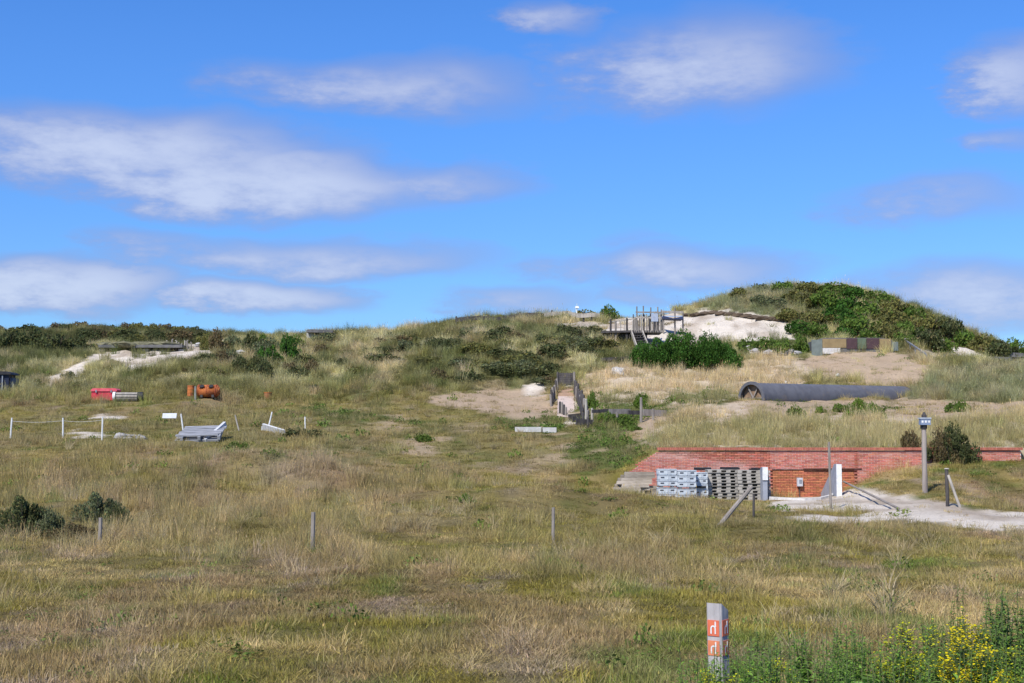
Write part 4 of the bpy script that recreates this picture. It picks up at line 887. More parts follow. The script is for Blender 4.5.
# ------------------------------------------------------------------ viewing platform on the saddle
def build_platform():
    g = random.Random(31); D0 = 97.0; s = PX(D0); p = W(630, 351, D0-1.5)
    gp = G(632, D0-1); t = thing('viewing_platform', 'weathered timber platform with stairs and palisade below the sand cliff', 'platform', gp)
    def L(u, v, d=D0): return W(u, v, d)-gp
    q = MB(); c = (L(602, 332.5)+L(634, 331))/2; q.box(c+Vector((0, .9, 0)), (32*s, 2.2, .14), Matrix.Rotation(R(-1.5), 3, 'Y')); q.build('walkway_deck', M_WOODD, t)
    q = MB(); q.box((L(638, 331.5)+L(662, 331))/2+Vector((0, 1.3, 0)), (27*s, 2.6, .14)); q.build('main_deck', M_WOOD, t)
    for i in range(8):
        q = MB(); u0 = 605+i*3.6; q.box((L(u0+1.7, 339.5)+Vector((0, .35, 0))), (3.4*s, .08, 14*s)); q.build('shade_board', M_WOODD, t)  # dark boards stand in for the shade under the walkway
    for u, v0, v1 in ((611, 345, 319), (616, 345, 321), (627.3, 345, 318), (635, 345, 318.5)):
        q = MB(); q.tube(L(u, v0)+Vector((0, -.02, 0)), L(u, v1)+Vector((0, -.02, 0)), .075, .07, 7); q.build('deck_post', M_WOODD if u in (611, 627.3) else M_WOOD, t)
    # stairs
    st = MB(); a0, a1 = L(631.5, 331.5, D0-.1), L(639, 353, D0-2.1); b0, b1 = L(642.5, 331.5, D0-.1), L(650.5, 351.5, D0-2.1)
    for x0, x1 in ((a0, a1), (b0, b1)): q = MB(); q.beam(x0, x1, .07, .26); q.build('stringer', M_WOODP, t)
    for i in range(8): k = (i+.6)/8.4; q = MB(); q.beam(a0.lerp(a1, k), b0.lerp(b1, k), .05, .26, math.pi/2); q.build('tread', M_WOODD, t)
    # palisade of upright boards
    for i in range(10):
        u = 637.5+i*2.4; h = g.uniform(313.5, 317); q = MB(); q.beam(L(u, 331), L(u+g.uniform(-.3, .3), h), .15, .05); q.build('palisade_board', [M_WOOD, M_WOODD, M_WOODP, M_WOODD][i % 4], t)
    for u, v in ((637.5, 306), (644, 305.5), (651.5, 307), (658.5, 306.5), (662, 309)): q = MB(); q.tube(L(u, 332)+Vector((0, .12, 0)), L(u, v)+Vector((0, .12, 0)), .05, .045, 6); q.build('tall_post', M_WOOD, t)
    for v in (312, 317.5): q = MB(); q.beam(L(636, v)+Vector((0, -.06, 0)), L(661.5, v+.3)+Vector((0, -.06, 0)), .05, .10); q.build('rail', M_WOODP if v > 315 else M_WOOD, t)
    for i in range(8): u = 638.5+i*3; q = MB(); q.beam(L(u, 331)+Vector((0, 2.2, 0)), L(u+g.uniform(-.4, .4), g.uniform(312, 318))+Vector((0, 2.2, 0)), .16, .05); q.build('rear_board', M_WOODD if i % 2 else M_WOOD, t)
    for i in range(5): u = 633+i*3.4; q = MB(); q.box(L(u, 338)+Vector((0, .5, 0)), (3.2*s, .08, 11*s)); q.build('shade_board', M_WOODD, t)  # more dark boards in place of the shade below the deck
    q = MB(); q.box(L(655, 317.5)+Vector((0, -.09, 0)), (7*s, .04, 8*s)); q.build('notice_panel', mat('blue_grey_panel', (.40, .45, .54), (.34, .38, .46), 4, .6), t)
    for u in (625, 621, 633): q = MB(); q.beam(L(u, 333)+Vector((0, -.05, 0)), L(u, 320.5)+Vector((0, -.05, 0)), .06, .05); q.build('rail_post', M_WOODP, t)
    q = MB(); q.beam(L(609, 322), L(637, 318.5), .05, .09); q.build('handrail', M_WOODP, t)
    for i in range(9): u = g.uniform(634, 664); q = MB(); dy = g.uniform(.3, 2.4); q.beam(L(u, 331)+Vector((0, dy, 0)), L(u+g.uniform(-.8, .8), g.uniform(308, 320))+Vector((0, dy, 0)), .12, .06); q.build('loose_board', [M_WOOD, M_WOODP, M_WOODD][i % 3], t)
    # rail and dark awning to the right
    A = G(674, 101); w = thing('awning_frame', 'dark blue awning roof under a timber rail beside the platform palisade', 'awning', A); s2 = PX(101)
    def K(u, v, d=101): return W(u, v, d)-A
    q = MB(); q.beam(K(662, 311.6), K(684, 312.2), .08, .17); q.build('top_rail', M_WOODP, w)
    for u in (664, 675.5, 683.5): q = MB(); q.tube(Vector((K(u, 320).x, 0, -.4)), K(u, 307.5 if u == 675.5 else 311), .06, .055, 6); q.build('post', M_WOOD, w)
    q = MB(); z = K(673, 319).z; q.prism([(K(663, 1).x, z), (K(683, 1).x, z-.05), (K(683, 1).x, z+.16), (K(673, 1).x, z+.02), (K(663, 1).x, z+.2)], -.5, 1.0); q.build('awning', mat('navy_canvas', (.03, .045, .10), (.04, .055, .12), 4, .7), w)
    q = MB(); q.beam(K(662, 316.3), K(684, 316), .05, .07); q.build('lower_rail', mat('pale_blue_paint', (.42, .52, .66), (.36, .45, .58), 4, .6), w)
build_platform()

# ------------------------------------------------------------------ tube, camouflaged bunker, slabs on the right
def build_right():
    g = random.Random(41)
    a = G(751.5, 73.5); b = G(903, 82); rr = .80; a.z = zat(383, 73.5)-rr; b.z = zat(386.5, 82)-rr*.94
    t = thing('steel_tube', 'long black steel tube half sunk in dry grass below the earth slope', 'tube', (a.x, a.y, a.z-rr)); o = Vector((a.x, a.y, a.z-rr)); ax = (b-a)
    M_TB = mat('bitumen_steel', (.105, .105, .115), (.135, .135, .145), 2.5, .6, .3, 18, c3=(.16, .14, .125)); n = 24; segs = 90
    q = ax.to_track_quat('Z', 'Y').to_matrix(); vs = []; fs = []
    for k in range(segs+1):
        r = rr*(1+.012*(1 if k % 2 else -1))*(1-.06*k/segs)
        for i in range(n): an = 2*math.pi*i/n; vs.append(a-o+ax*(k/segs)+q @ Vector((math.cos(an)*r, math.sin(an)*r, 0)))
    for k in range(segs):
        for i in range(n): j = (i+1) % n; fs.append((k*n+i, k*n+j, k*n+n+j, k*n+n+i))
    m = MB(); m._add(vs, fs); m.build('shell', M_TB, t, True)
    m = MB(); nrm = ax.normalized()
    m.tube(a-o+nrm*.22, a-o+nrm*.25, rr*.95, rr*.95, 24); m.build('inner_bulkhead', mat('rust_interior', (.30, .20, .12), (.18, .12, .08), 4, .9), t)
    # flange ring and end plate
    m = MB(); vs = []; fs = []
    for k, (off, r) in enumerate(((-.05, rr*.9), (-.05, rr*1.1), (.07, rr*1.1), (.07, rr*.9))):
        for i in range(n): an = 2*math.pi*i/n; vs.append(a-o+nrm*off+q @ Vector((math.cos(an)*r, math.sin(an)*r, 0)))
    for k in range(4):
        for i in range(n): j = (i+1) % n; k2 = (k+1) % 4; fs.append((k*n+i, k*n+j, k2*n+j, k2*n+i))
    m._add(vs, fs); m.build('flange', M_TB, t)
    for i in range(3): an = i*math.pi/3; m = MB(); dv = q @ Vector((math.cos(an), math.sin(an), 0))*rr*.93; m.beam(a-o+nrm*.14-dv, a-o+nrm*.14+dv, .06, .06); m.build('spoke', M_WOOD, t)
    m = MB(); m.tube(b-o, b-o+nrm*.05, rr*.94, rr*.94, 24); m.tube(b-o+nrm*.05, b-o+nrm*.3, rr*.92, rr*.6, 24); m.build('end_cap', M_TB, t)
    # camouflaged bunker front
    p = hit(857, 351.5, 80); s = PX(p.y); t = thing('camouflage_bunker', 'concrete bunker front painted in brown, ochre and green blocks', 'bunker', p); h = 13.5*s; w = 80*s
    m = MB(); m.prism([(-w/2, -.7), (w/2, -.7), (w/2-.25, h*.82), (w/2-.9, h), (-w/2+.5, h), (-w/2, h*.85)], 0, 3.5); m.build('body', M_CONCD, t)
    def pm(nm, c): return mat(nm, c, tuple(x*.82 for x in c), 3, .9, .3, 20)
    och, pur, gre, gry = pm('ochre_paint', (.30, .22, .11)), pm('purple_brown_paint', (.085, .05, .055)), pm('green_paint', (.13, .17, .11)), pm('grey_green_paint', (.18, .21, .19))
    for u0, u1, v0, v1, mm in ((812, 823, 340, 356, gry), (823, 847, 339, 348, och), (823, 841, 348.3, 354, M_CHALK), (847.3, 858, 338.5, 349, pur), (858.2, 867, 338.5, 349, gre), (867.2, 880, 338.5, 349, pur), (880.2, 892, 339, 350, och), (892.2, 899, 342, 351, gry)):
        m = MB(); x0, x1 = (u0-857)*s, (u1-857)*s; z0, z1 = (351.5-v1)*s, (351.5-v0)*s
        m.box(((x0+x1)/2, -.025, (z0+z1)/2), (x1-x0-.015, .045, z1-z0)); m.build('painted_panel', mm, t)
    a = hit(906, 347, 80); b = hit(927, 362, 80); hr = thing('hand_rail', 'grey handrail running down the slope right of the camouflaged bunker', 'rail', a)
    for i in range(5): c = (b-a)*(i/4); m = MB(); m.tube(c+Vector((0, 0, -.2)), c+Vector((0, 0, .5)), .04, .04, 6); m.build('post', M_STEEL, hr)
    m = MB(); m.beam(Vector((0, 0, .48)), b-a+Vector((0, 0, .48)), .08, .10); m.build('rail', M_STEEL, hr)
    p = hit(904, 346, 80); m = MB(); m.box((0, 0, .2), (.6, .5, .5), None, None, .85); m.box((0, 0, .47), (.7, .6, .07)); tag(place(m.build('white_block', M_CHALK), p), 'small white concrete block at the top of the handrail', 'block')
    # dark slabs on the right shoulder
    for u, v, w, lab in ((997, 363, 22, 'dark concrete slab jutting from sand on the right shoulder of the hill'), (1012, 359, 16, 'dark concrete slab above another at the foot of the hill shrubs')):
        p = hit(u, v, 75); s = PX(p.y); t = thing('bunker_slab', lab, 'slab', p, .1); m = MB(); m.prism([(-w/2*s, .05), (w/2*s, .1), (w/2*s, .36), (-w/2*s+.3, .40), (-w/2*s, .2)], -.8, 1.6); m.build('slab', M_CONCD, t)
        m = MB(); m.box((0, .4, -.02), (w*s*.8, 1.2, .26)); m.build('footing', M_CONC, t)
    # eroded ledge over the right sand
    for i in range(7):
        p = hit(938+i*7, 346+(i-3)**2*.4, 80); r = .5; m = MB(); m.rock((0, .2, .15), (r*1.3, r, r*.45), 60+i); tag(place(m.build('turf_overhang', mat('peat', (.12, .085, .055), (.08, .06, .04), 4, .95, .5, 20)), p), 'dark peaty turf clod overhanging the right sand patch', 'turf clod', 'turf clods over the right sand patch')
    for i in range(12):
        p = hit(690+i*8.2, 314+abs(i-3)*.9, 90); r = .45; m = MB(); m.rock((0, .2, .1), (r*1.4, r, r*.45), 80+i); tag(place(m.build('cliff_clod', mat('peat', (.12, .085, .055))), p), 'dark turf clod along the upper edge of the sand cliff', 'turf clod', 'turf clods along the sand cliff edge')
    for i in range(9):
        p = hit(742+i*7, 354+g.uniform(-2, 2), 80); r = g.uniform(.18, .4); m = MB(); m.rock((0, 0, r*.4), (r*1.5, r, r*.8), 130+i); tag(place(m.build('slope_stone', M_STONE), p), 'grey stone in the rubble line right of the long dark bush', 'stone', 'stones right of the long dark bush')
build_right()

# ------------------------------------------------------------------ shrubs
def foliage(n, size, seed, flat=1.0, lumps=9, dens=.9):
    """unit dome of leaf faces gathered in uneven clumps"""
    g = np.random.default_rng(seed); cs = []
    for i in range(lumps):
        a = g.uniform(0, 6.283); r = math.sqrt(g.uniform(0, .82)); cs.append((r*math.cos(a), r*math.sin(a), g.uniform(.15, .85)*math.sqrt(max(0.05, 1-r*r)), g.uniform(.13, .40)))
    cs = np.array(cs); V = np.zeros((n*4, 3)); SH = np.zeros((n, 3)); k = g.integers(0, lumps, n)
    dirs = g.normal(size=(n, 3)); dirs /= np.linalg.norm(dirs, axis=1)[:, None]; rad = g.uniform(.45, 1.06, n)**.6
    c = cs[k, :3]+dirs*(cs[k, 3]*rad)[:, None]; c[:, 2] = np.abs(c[:, 2])*.98+.01
    ax = dirs*.6+g.normal(size=(n, 3))*.7+np.array([0, 0, .35]); ax /= np.linalg.norm(ax, axis=1)[:, None]
    s = np.cross(ax, g.normal(size=(n, 3))); s /= np.linalg.norm(s, axis=1)[:, None]; l = size*g.uniform(.55, 1.35, n)[:, None]
    V[0::4] = c-ax*l*.5; V[1::4] = c+s*l*.30; V[2::4] = c+ax*l*.5; V[3::4] = c-s*l*.30
    ct = g.uniform(.72, 1.2, lumps); sh = ct[k]*g.uniform(.7, 1.3, n); SH[:] = np.stack([sh*g.uniform(.85, 1.2, n), sh, sh*g.uniform(.75, 1.1, n)], -1)
    V[:, 2] = np.maximum(V[:, 2], -.04)
    me = np_mesh('foliage', V, np.arange(n*4), np.full(n, 4)); set_attr(me, 'shade', SH, 'FLOAT_COLOR', 'FACE'); return me
def stems_mesh(seed, n=9, m=M_BARK):
    g = random.Random(seed); q = MB()
    for i in range(n):
        a = g.uniform(0, 6.28); r = g.uniform(.3, .75); q.tube((math.cos(a)*.08, math.sin(a)*.08, -.08), (math.cos(a)*r, math.sin(a)*r, g.uniform(.45, .85)), .028, .008, 5, True, segs=3, bend=(0, 0, .06))
    return q.mesh('stems', m)
LEAF = {'deep': leaf_mat('leaves_deep', (.055, .125, .026), .22, instancer=False), 'mid': leaf_mat('leaves_mid', (.115, .18, .04), .25, instancer=False),
        'olive': leaf_mat('leaves_olive', (.17, .17, .06), .25, instancer=False), 'brown': leaf_mat('leaves_brown', (.15, .12, .065), .2, instancer=False),
        'dark': leaf_mat('leaves_dark', (.085, .10, .045), .2, instancer=False), 'grey': leaf_mat('leaves_grey', (.15, .17, .09), .25, instancer=False), 'light': leaf_mat('leaves_light', (.13, .21, .035), .3, instancer=False)}
FM = {}
def shrub(u, vb, wpx, hpx, leaf, label, group=None, dm=50, depth=.8, name='shrub', cat='shrub', fine=1, loc=None, var=None):
    p = loc if loc is not None else hit(u, vb, dm); s = PX(p.y); v = rnd.randrange(3) if var is None else var; key = (leaf, v, fine)
    if key not in FM:
        n, sz = {1: (2300, .15), 2: (9500, .075), 3: (9000, .06)}[fine]; me = foliage(n, sz, 700+v*13+fine, lumps=17 if fine == 1 else 22); me.materials.append(LEAF[leaf]); FM[key] = (me, stems_mesh(800+v))
    fm, sm = FM[key]; t = thing(name, label, cat, p+Vector((0, 0, -.05-.10*hpx*s)), rnd.uniform(0, 6.28), group)
    w = wpx*s/2/1.05; hh = hpx*s/.86
    for me, nm in ((fm, 'foliage'), (sm, 'stems')): o = bpy.data.objects.new(nm, me); COL.objects.link(o); o.parent = t
    t.scale = (w, w*depth, hh); t.rotation_euler[2] = rnd.uniform(-.5, .5); return t
def build_shrubs():
    g = random.Random(51)
    # long dark green bush in the middle: overlapping bushes
    G1 = 'bushes forming the long dark green thicket below the platform'
    ORD = ['first', 'second', 'third', 'fourth', 'fifth', 'sixth', 'seventh', 'eighth', 'ninth', 'tenth', 'eleventh']
    for i, (u, vb, w, h) in enumerate(sorted(((648, 367, 42, 23), (662, 368, 48, 29), (676, 368, 50, 33), (690, 368, 50, 34), (704, 368, 50, 33), (716, 368, 44, 30), (727, 367, 30, 24), (640, 366, 22, 12)))):
        shrub(u, vb, w, h, 'deep', f'dense dark green bush, {ORD[i]} from the stairs in the long thicket', G1, 70, .9, fine=2)
    for u, vb, w, h in ((748, 352, 26, 13), (768, 352, 30, 13), (786, 353, 28, 14), (800, 352, 20, 16)):
        shrub(u, vb, w, h, 'mid', 'low green bush in the strip below the sand cliff', 'low bushes below the sand cliff', 70, .8)
    # right hill cover
    G2 = 'shrubs covering the rounded right hill'
    hill = [(742,296,24,13),(764,292,26,13),(788,291,30,14),(812,290,30,13),(836,292,32,13),(858,296,30,14),(878,303,30,15),(896,311,30,17),(912,320,28,17),(930,330,28,17),(948,338,26,18),(966,345,26,17),(984,350,24,15),(1002,355,24,16),(1016,357,22,16),
            (800,304,34,16),(826,306,36,18),(850,310,38,19),(872,318,36,20),(892,326,34,20),(908,334,30,18),(838,322,36,18),(862,330,38,19),(884,338,34,17),(902,345,28,14),(846,336,30,14),(868,339,26,12),(818,322,30,16),(926,345,26,15),(940,350,22,12),
            (790,318,28,14),(776,306,26,12),(816,336,26,15),(800,332,26,14),(760,302,22,9)]
    for i, (u, vb, w, h) in enumerate(hill):
        lf = ['mid', 'deep', 'mid', 'olive'][i % 4]
        if u < 800: lf = ['olive', 'grey', 'mid'][i % 3]
        if u > 920: lf = ['olive', 'dark', 'mid'][i % 3]; w *= 1.25; h *= 1.25
        lab = {'mid': 'fresh green rounded shrub on the right hill', 'deep': 'deep green dense shrub on the right hill', 'olive': 'olive brownish shrub on the right hill', 'grey': 'grey green thin shrub on the right hill', 'dark': 'dark shrub on the right shoulder of the hill'}[lf]
        shrub(u, vb+2, w*1.25, h*.90, lf, lab, G2, 88, .9)
    # left crest thicket
    for i, (u, vb, w, h) in enumerate(((78, 352, 32, 16), (56, 352, 40, 20), (34, 352, 42, 21), (12, 352, 44, 20), (-12, 352, 44, 18), (-34, 352, 44, 18))):
        shrub(u, vb, w, h, 'dark', f'dark shrub, {ORD[i]} from the slit bunker in the crest thicket', 'shrubs of the thicket on the left crest', 88, .9)
    for u in list(range(-30, 200, 14)):
        p = G(u, 131+g.uniform(-2, 2)); shrub(u, 0, g.uniform(14, 26), g.uniform(5, 9), g.choice(['dark', 'olive', 'brown']), 'low wind clipped shrub on the far left skyline', 'shrubs along the left skyline', loc=p)
    for i in range(16):
        u = g.uniform(88, 205); shrub(u, g.uniform(334, 343), g.uniform(16, 34), g.uniform(6, 10), g.choice(['dark', 'brown', 'olive', 'dark']), 'low dark scrub bush above the slit bunker', 'scrub above the slit bunker', 105)
    for i in range(14):
        u = g.uniform(205, 318); lf = g.choice(['dark', 'olive', 'dark', 'grey', 'brown']); shrub(u, g.uniform(344, 384), g.uniform(18, 34), g.uniform(8, 15), lf, {'dark': 'dark', 'olive': 'olive', 'grey': 'grey green', 'brown': 'brownish'}[lf]+' scrub bush around the shrubby hollow', 'scrub around the hollow', 78)
    shrub(216, 352, 24, 20, 'brown', 'reddish brown rounded bush right of the slit bunker', None, 80)
    shrub(205, 350, 14, 14, 'olive', 'small olive bush squeezed beside the reddish brown bush', None, 80)
    for u, vb, w, h, lf in ((250, 352, 20, 18, 'dark'), (270, 366, 30, 22, 'deep'), (287, 360, 28, 22, 'deep'), (294, 350, 22, 14, 'mid'), (262, 350, 24, 14, 'mid'), (240, 372, 26, 14, 'dark'), (262, 378, 30, 14, 'dark'), (232, 362, 20, 14, 'grey'), (312, 374, 24, 13, 'brown')):
        lb = {'dark': 'dark leafed shrub in the hollow', 'deep': 'deep green shrub in the hollow', 'mid': 'bright green shrub in the hollow', 'grey': 'grey green shrub in the hollow', 'brown': 'bare brownish shrub in the hollow'}[lf]
        shrub(u, vb, w, h, lf, lb+' below the skyline slab', 'shrubs in the hollow below the skyline slab', 75)
    # middle dune
    for i in range(80):
        u = g.choice([g.uniform(318, 604), g.uniform(430, 604)]); vb = g.uniform(336, 384) if u < 560 else g.uniform(336, 358); lf = g.choice(['dark', 'dark', 'olive', 'grey', 'dark', 'brown'])
        lb = {'dark': 'dark low scrub bush on the middle dune', 'olive': 'olive low scrub bush on the middle dune', 'grey': 'grey green low scrub bush on the middle dune', 'brown': 'brownish low scrub bush on the middle dune'}[lf]
        shrub(u, vb, g.uniform(20, 48), g.uniform(6, 12), lf, lb, 'scrub on the middle dune', 75)
    for i in range(22):
        u = g.uniform(-20, 330); vb = g.uniform(358, 392); lf = g.choice(['dark', 'olive', 'grey', 'brown'])
        lb = {'dark': 'dark low scrub on the left dune slope', 'olive': 'olive low scrub on the left dune slope', 'grey': 'grey green low scrub on the left dune slope', 'brown': 'brownish low scrub on the left dune slope'}[lf]
        shrub(u, vb, g.uniform(12, 26), g.uniform(4, 9), lf, lb, 'scrub on the left dune slope', 70)
    for u in (430, 445, 462, 480, 500, 520, 548): shrub(u, 0, 16, g.uniform(4, 7), g.choice(['dark', 'olive']), 'tiny dark bush on the crest of the middle dune', 'bushes on the middle crest', loc=G(u, 113.5))
    shrub(585, 0, 34, 11, 'olive', 'olive bush behind the ridge boards beside the lamp standard', None, loc=G(585, 117)); shrub(609, 0, 20, 15, 'mid', 'green bush at the edge of the white sand behind the platform', None, loc=G(609, 116))
    # creeping willows in the meadow
    shrub(28, 536, 60, 40, 'dark', 'broad dark grey green shrub in the meadow near the thin post', None, 30, .9, fine=2); shrub(52, 538, 48, 30, 'grey', 'paler shrub merging with the broad dark one in the meadow', None, 30, .9, fine=2); shrub(118, 526, 40, 22, 'dark', 'small dark shrub at the foot of the rounder green one', None, 30, .9, fine=2)
    shrub(102, 524, 56, 32, 'grey', 'rounder green shrub in the meadow behind the thin post', None, 30, .8, fine=2)
    shrub(80, 538, 60, 17, 'brown', 'low dead brown shrub in the meadow beside the thin post', None, 28, .8, fine=2)
    shrub(300, 437, 60, 8, 'dark', 'long low dark bush beside the short white post', None, 55, .6)
    # bush by the pole
    shrub(949, 463, 54, 38, 'dark', 'upright dark green bush against the brick wall beside the tall pole', None, 44, .8, fine=2)
    shrub(938, 462, 46, 32, 'brown', 'russet twiggy bush growing into the dark green one by the pole', None, 44, .8, fine=2)
    shrub(909, 462, 20, 18, 'brown', 'thin brown twiggy bush left of the tall pole', None, 44, .8)
    # green herbs on the ledge above the wall
    for i in range(20):
        u = g.choice([g.uniform(790, 885), g.uniform(780, 1020), g.uniform(595, 650)]); vb = g.uniform(408, 420) if u > 700 else g.uniform(398, 432); lf = g.choice(['light', 'mid', 'mid'])
        shrub(u, vb, g.uniform(12, 26), g.uniform(6, 12), lf, 'leafy bright green weed clump on the ledge' if lf == 'light' else 'leafy green weed clump on the ledge', 'weed clumps on the ledges above the wall', 57, .8)
    shrub(592, 408, 14, 15, 'mid', 'small green bush beside the plank screen of the trench', None, 60)
    for u, vb, w, h in ((245, 450, 12, 8), (424, 441, 20, 7), (466, 503, 22, 9), (235, 448, 14, 7)): shrub(u, vb, w, h, 'mid', 'small bright green tuft of leaves standing out in the dry meadow', 'green leaf tufts in the dry meadow', 38, fine=1)
build_shrubs()
# ------------------------------------------------------------------ waymark post in the foreground
def build_waymark():
    d = 9.6; p = G(716, d); s = PX(d); M_WP = mat('silvered_oak', (.46, .43, .42), (.34, .315, .31), 9, .85, .5, 40, stretch=(1, 1, .12), c3=(.56, .54, .53))
    h = zat(600, d)-p.z; w = .114
    t = thing('waymark_post', 'square weathered waymark post with four orange trail badges among green plants', 'waymark', p, R(-38)); t.rotation_euler = (0, R(-1.2), R(52))
    q = MB(); a = w/2; c = .012; ring = [(-a+c, -a), (a-c, -a), (a, -a+c), (a, a-c), (a-c, a), (-a+c, a), (-a, a-c), (-a, -a+c)]
    # top is worn down on the right-hand side: slanted cut
    nz = 14; vs = []; fs = []
    for k in range(nz+1):
        for i, (x, y) in enumerate(ring):
            z = -.25+(h+.25)*k/nz
            if k == nz: z = h-(.10*max(0, (x+a)/w)**2.2)
            wob = rnd.uniform(-.0012, .0012); vs.append((x+wob, y+wob, z))
    n = 8
    for k in range(nz):
        for i in range(n): j = (i+1) % n; fs.append((k*n+i, k*n+j, k*n+n+j, k*n+n+i))
    vs.append((0, 0, h-.02)); fs += [(nz*n+i, nz*n+(i+1) % n, len(vs)-1) for i in range(n)]
    q._add(vs, fs); q.build('post', M_WP, t)
    M_OR = mat('orange_badge', (.74, .18, .09), (.64, .15, .08), 14, .5); M_OR2 = mat('faded_orange_badge', (.70, .23, .11), (.60, .19, .10), 14, .5)
    # after the turn, the face x=-a looks left-front and y=-a looks right-front
    def badge(face, v0, v1, m):
        z0, z1 = zat(v1, d)-p.z, zat(v0, d)-p.z; zc = (z0+z1)/2; hh = z1-z0; ww = .088
        def P3(x, z, off): return (-a-off, -x, z) if face == 0 else (x, -a-off, z)
        def plate(pts, off, nm, mm, par):
            k = MB(); n = len(pts); k._add([P3(x, z, off) for x, z in pts]+[P3(x, z, off-.004) for x, z in pts], [tuple(range(n)), tuple(range(2*n-1, n-1, -1))]+[(i, n+i, n+(i+1) % n, (i+1) % n) for i in range(n)]); return k.build(nm, mm, par)
        b = plate([(-ww/2, z0), (ww/2, z0), (ww/2, z1), (-ww/2, z1)], .004, 'trail_badge', m, t)
        # white arch with a rising stroke at its right
        r = .021; r2 = .011; base = zc-hh*.36; mid = zc-hh*.02; out = []
        for i in range(9): an = math.pi-math.pi*i/8; out.append((math.cos(an)*r, mid+math.sin(an)*r))
        inn = [(math.cos(math.pi*i/8)*r2, mid+math.sin(math.pi*i/8)*r2) for i in range(9)]
        pts = [(-r, base)]+out+[(r, base), (r2, base)]+inn+[(-r2, base)]
        nq = MB(); L1 = [(-r, base)]+out+[(r, base)]; L2 = [(-r2, base)]+inn[::-1]+[(r2, base)]
        V_ = [P3(x, z, .0065) for x, z in L1]+[P3(x, z, .0065) for x, z in L2]; m_ = len(L1)
        nq._add(V_, [(i, i+1, m_+i+1, m_+i) for i in range(m_-1)]); nq.build('white_glyph', M_WHITE, b)
        plate([(r2+.001, mid+r*.5), (r+.001, mid+r*.5), (r+.001, zc+hh*.42), (r2+.001, zc+hh*.42)], .0068, 'white_stroke', M_WHITE, b)
    for face in (0, 1): badge(face, 616.5, 632, M_OR); badge(face, 636.5, 651, M_OR2)
build_waymark()

# ------------------------------------------------------------------ foreground plants
def leaf_blade(q, base, dirv, l, w, droop=.25, col=(1, 1, 1)):
    d = Vector(dirv).normalized(); side = d.cross(Vector((0, 0, 1)));
    if side.length < .05: side = Vector((1, 0, 0))
    side.normalize(); up = side.cross(d); vs = []; base = Vector(base)
    for t, ww in ((0, .12), (.3, .9), (.62, .8), (1, 0)):
        c = base+d*l*t-Vector((0, 0, droop*l*t*t))
        if ww == 0: vs.append(c)
        else: vs += [c-side*w/2*ww+up*w*.10*ww, c, c+side*w/2*ww+up*w*.10*ww]
    f = [(0, 1, 4, 3), (1, 2, 5, 4), (3, 4, 7, 6), (4, 5, 8, 7), (6, 7, 9), (7, 8, 9)]
    q._add(vs, f, col)
def face_shade(o):      # colours kept per face go to the leaf material
    me = o.data; me.attributes['tone'].name = 'shade'
PLM = {}
def herb_meshes(seed, kindn):
    g = random.Random(seed); st = MB(); fo = MB(); fl = MB()
    ns = {'nettle': 4, 'ragwort': 6, 'weed': 5}[kindn]
    for k in range(ns):
        a = g.uniform(0, 6.28); r = g.uniform(0, .10); h = g.uniform(.45, 1.0); bx, by = math.cos(a)*r, math.sin(a)*r; tx, ty = bx+g.uniform(-.10, .10), by+g.uniform(-.10, .10)
        st.tube((bx, by, -.04), (tx, ty, h), .006, .003, 5, False, segs=3, bend=(g.uniform(-.02, .02), g.uniform(-.02, .02), 0))
        nl = {'nettle': 13, 'ragwort': 18, 'weed': 20}[kindn]; ph = g.uniform(0, 6.28)
        for i in range(nl):
            t = (i+1.0)/(nl+1); c = Vector((bx, by, 0)).lerp(Vector((tx, ty, h)), t); an = ph+i*(1.57 if kindn == 'nettle' else 2.4)+g.uniform(-.5, .5); k_ = g.uniform(.65, 1.3)
            for s in ((0, math.pi) if kindn == 'nettle' else (0,)):
                l = {'nettle': .115, 'ragwort': .11, 'weed': .15}[kindn]*(1.15-.65*t)*g.uniform(.8, 1.2)
                leaf_blade(fo, c, (math.cos(an+s), math.sin(an+s), g.uniform(.0, .5) if kindn == 'nettle' else g.uniform(.3, .9)), l, l*{'nettle': .55, 'ragwort': .3, 'weed': .3}[kindn], .3, (k_, k_*g.uniform(.95, 1.05), k_*.9))
        if kindn == 'nettle':       # hanging seed strings near the top
            for i in range(12):
                z = h*g.uniform(.65, 1.0); c = Vector((bx+(tx-bx)*z/h, by+(ty-by)*z/h, z)); an = g.uniform(0, 6.28); leaf_blade(fo, c, (math.cos(an), math.sin(an), .3), .03, .012, .8, (1.5, 1.25, .7))
        if kindn == 'ragwort':
            for i in range(42 if seed % 2 else 30):
                c = Vector((tx+g.gauss(0, .06), ty+g.gauss(0, .06), h+g.gauss(-.03, .05))); rr = g.uniform(.010, .018); n = 7; k_ = g.uniform(.75, 1.15); ti = Vector((g.gauss(0, .35), g.gauss(0, .35), 1)).normalized(); qm = ti.to_track_quat('Z', 'Y').to_matrix()
                fl._add([c+qm @ Vector((0, 0, .006))]+[c+qm @ Vector((math.cos(6.283*j/n)*rr, math.sin(6.283*j/n)*rr, 0)) for j in range(n)], [(0, 1+j, 1+(j+1) % n) for j in range(n)], (k_, k_, k_))
                st.tube((tx, ty, h-.10), c, .0018, .0012, 3, False)
    return st, fo, fl
M_STEM = mat('green_stem', (.13, .17, .06), (.10, .12, .05), 20, .7)
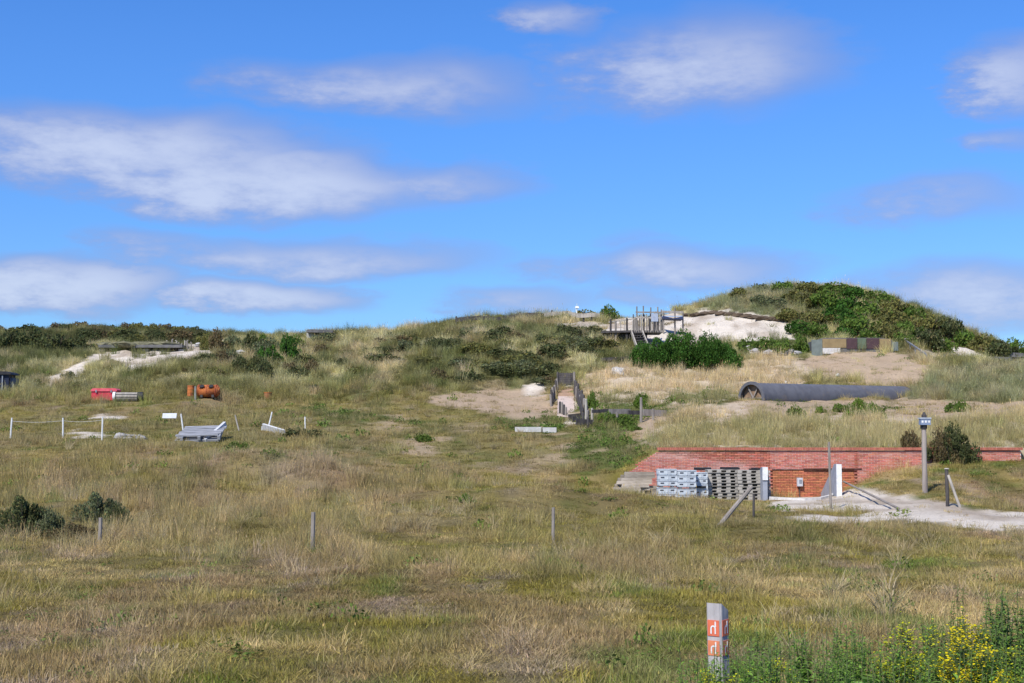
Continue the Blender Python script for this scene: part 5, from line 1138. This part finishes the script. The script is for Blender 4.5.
LP = {'nettle': leaf_mat('nettle_leaf', (.14, .235, .065), .35, instancer=False), 'weed': leaf_mat('weed_leaf', (.20, .34, .07), .38, instancer=False), 'ragwort': leaf_mat('ragwort_leaf', (.10, .19, .035), .35, instancer=False),
      'flower': leaf_mat('yellow_flower', (.72, .60, .02), .3, instancer=False), 'green_flower': leaf_mat('green_yellow_flower', (.56, .56, .03), .3, instancer=False), 'dock': leaf_mat('dock_leaf', (.30, .46, .15), .35, instancer=False)}
def plant(kindn, u, d, h, label, group, seedv, flower='flower'):
    key = (kindn, seedv, flower)
    if key not in PLM:
        st, fo, fl = herb_meshes(1000+seedv*7+len(kindn), kindn); parts = [('stems', st.mesh('stems', M_STEM)), ('leaves', fo.mesh('leaves', LP[kindn]))]
        if fl.v: parts.append(('flower_heads', fl.mesh('flower_heads', LP[flower])))
        for nm, me in parts[1:]: me.attributes['tone'].name = 'shade'
        PLM[key] = parts
    p = G(u, d); t = thing({'nettle': 'nettle_plant', 'ragwort': 'ragwort_plant', 'weed': 'leafy_weed'}[kindn], label, 'plant', p, rnd.uniform(0, 6.28), group); t.scale = (h*1.0, h*1.0, h)
    for nm, me in PLM[key]: o = bpy.data.objects.new(nm, me); COL.objects.link(o); o.parent = t; o['kind'] = 'stuff'
    return t
def build_foreground():
    g = random.Random(61)
    for i in range(60):
        u = g.uniform(915, 1085); d = g.uniform(8.4, 10.8); h = g.uniform(.42, .74)*(.75 if u < 940 else 1.0)
        plant('nettle', u, d, h, 'tall dark green nettle in the stand behind the yellow ragwort', 'nettles right of the waymark post', i % 5)
    for i in range(130):
        u = g.uniform(672, 1060); d = g.uniform(7.7, 9.0); h = g.uniform(.36, .56)*(1 if u > 690 else .75)
        plant('weed', u, d, h, 'low fresh green leafy weed in front of the dry meadow', 'green weeds around the waymark post', i % 5)
    for i in range(10):
        u = g.uniform(735, 905); d = g.uniform(8.0, 9.4); h = g.uniform(.36, .52); plant('nettle', u, d, h, 'slender upright nettle between waymark post and ragwort', 'slender nettles beside the waymark post', i % 5)
    for u, d, h in ((965, 8.2, .60), (957, 8.15, .55), (976, 8.2, .52), (991, 8.0, .39), (946, 8.2, .49), (970, 8.0, .44), (955, 7.95, .38), (981, 8.1, .46), (962, 8.05, .50)):
        plant('ragwort', u, d, h, 'ragwort plant with bright yellow flower heads before the nettles', 'bright yellow ragwort plants', int(u) % 4)
    for u, d, h in ((878, 8.3, .46), (892, 8.3, .55), (910, 8.3, .50), (934, 8.3, .52), (900, 8.0, .40), (770, 8.0, .40), (752, 7.9, .36), (708, 7.8, .36), (725, 7.8, .34), (785, 8.0, .38), (1004, 8.1, .44)):
        plant('ragwort', u, d, h, 'ragwort in bud with greenish yellow heads among the weeds', 'greenish yellow ragwort in bud', int(u) % 3, 'green_flower')
    # dock plants with big pale leaves, each leaf on its own
    lm = []
    for k in range(3):
        q = MB(); leaf_blade(q, (0, 0, 0), (1, 0, 1.7), .42+.04*k, .085, .55+.2*k, (1.0-.08*k, 1.0, .9)); me = q.mesh('leaf', LP['dock']); me.attributes['tone'].name = 'shade'; lm.append(me)
    for u, d in ((892, 7.75), (914, 7.7), (935, 7.8), (870, 7.7), (848, 7.8), (990, 7.7), (1012, 7.75)):
        t = thing('dock_plant', 'dock with long pale green arching leaves at the meadow edge', 'plant', G(u, d+.55), 0, 'dock plants at the meadow edge')
        for i in range(9): o = bpy.data.objects.new('leaf', lm[i % 3]); COL.objects.link(o); o.parent = t; o.rotation_euler = (0, g.uniform(-.5, .2), i*.7+g.uniform(-.2, .2)); o.scale = (g.uniform(.8, 1.35),)*3
build_foreground()
build_grass()
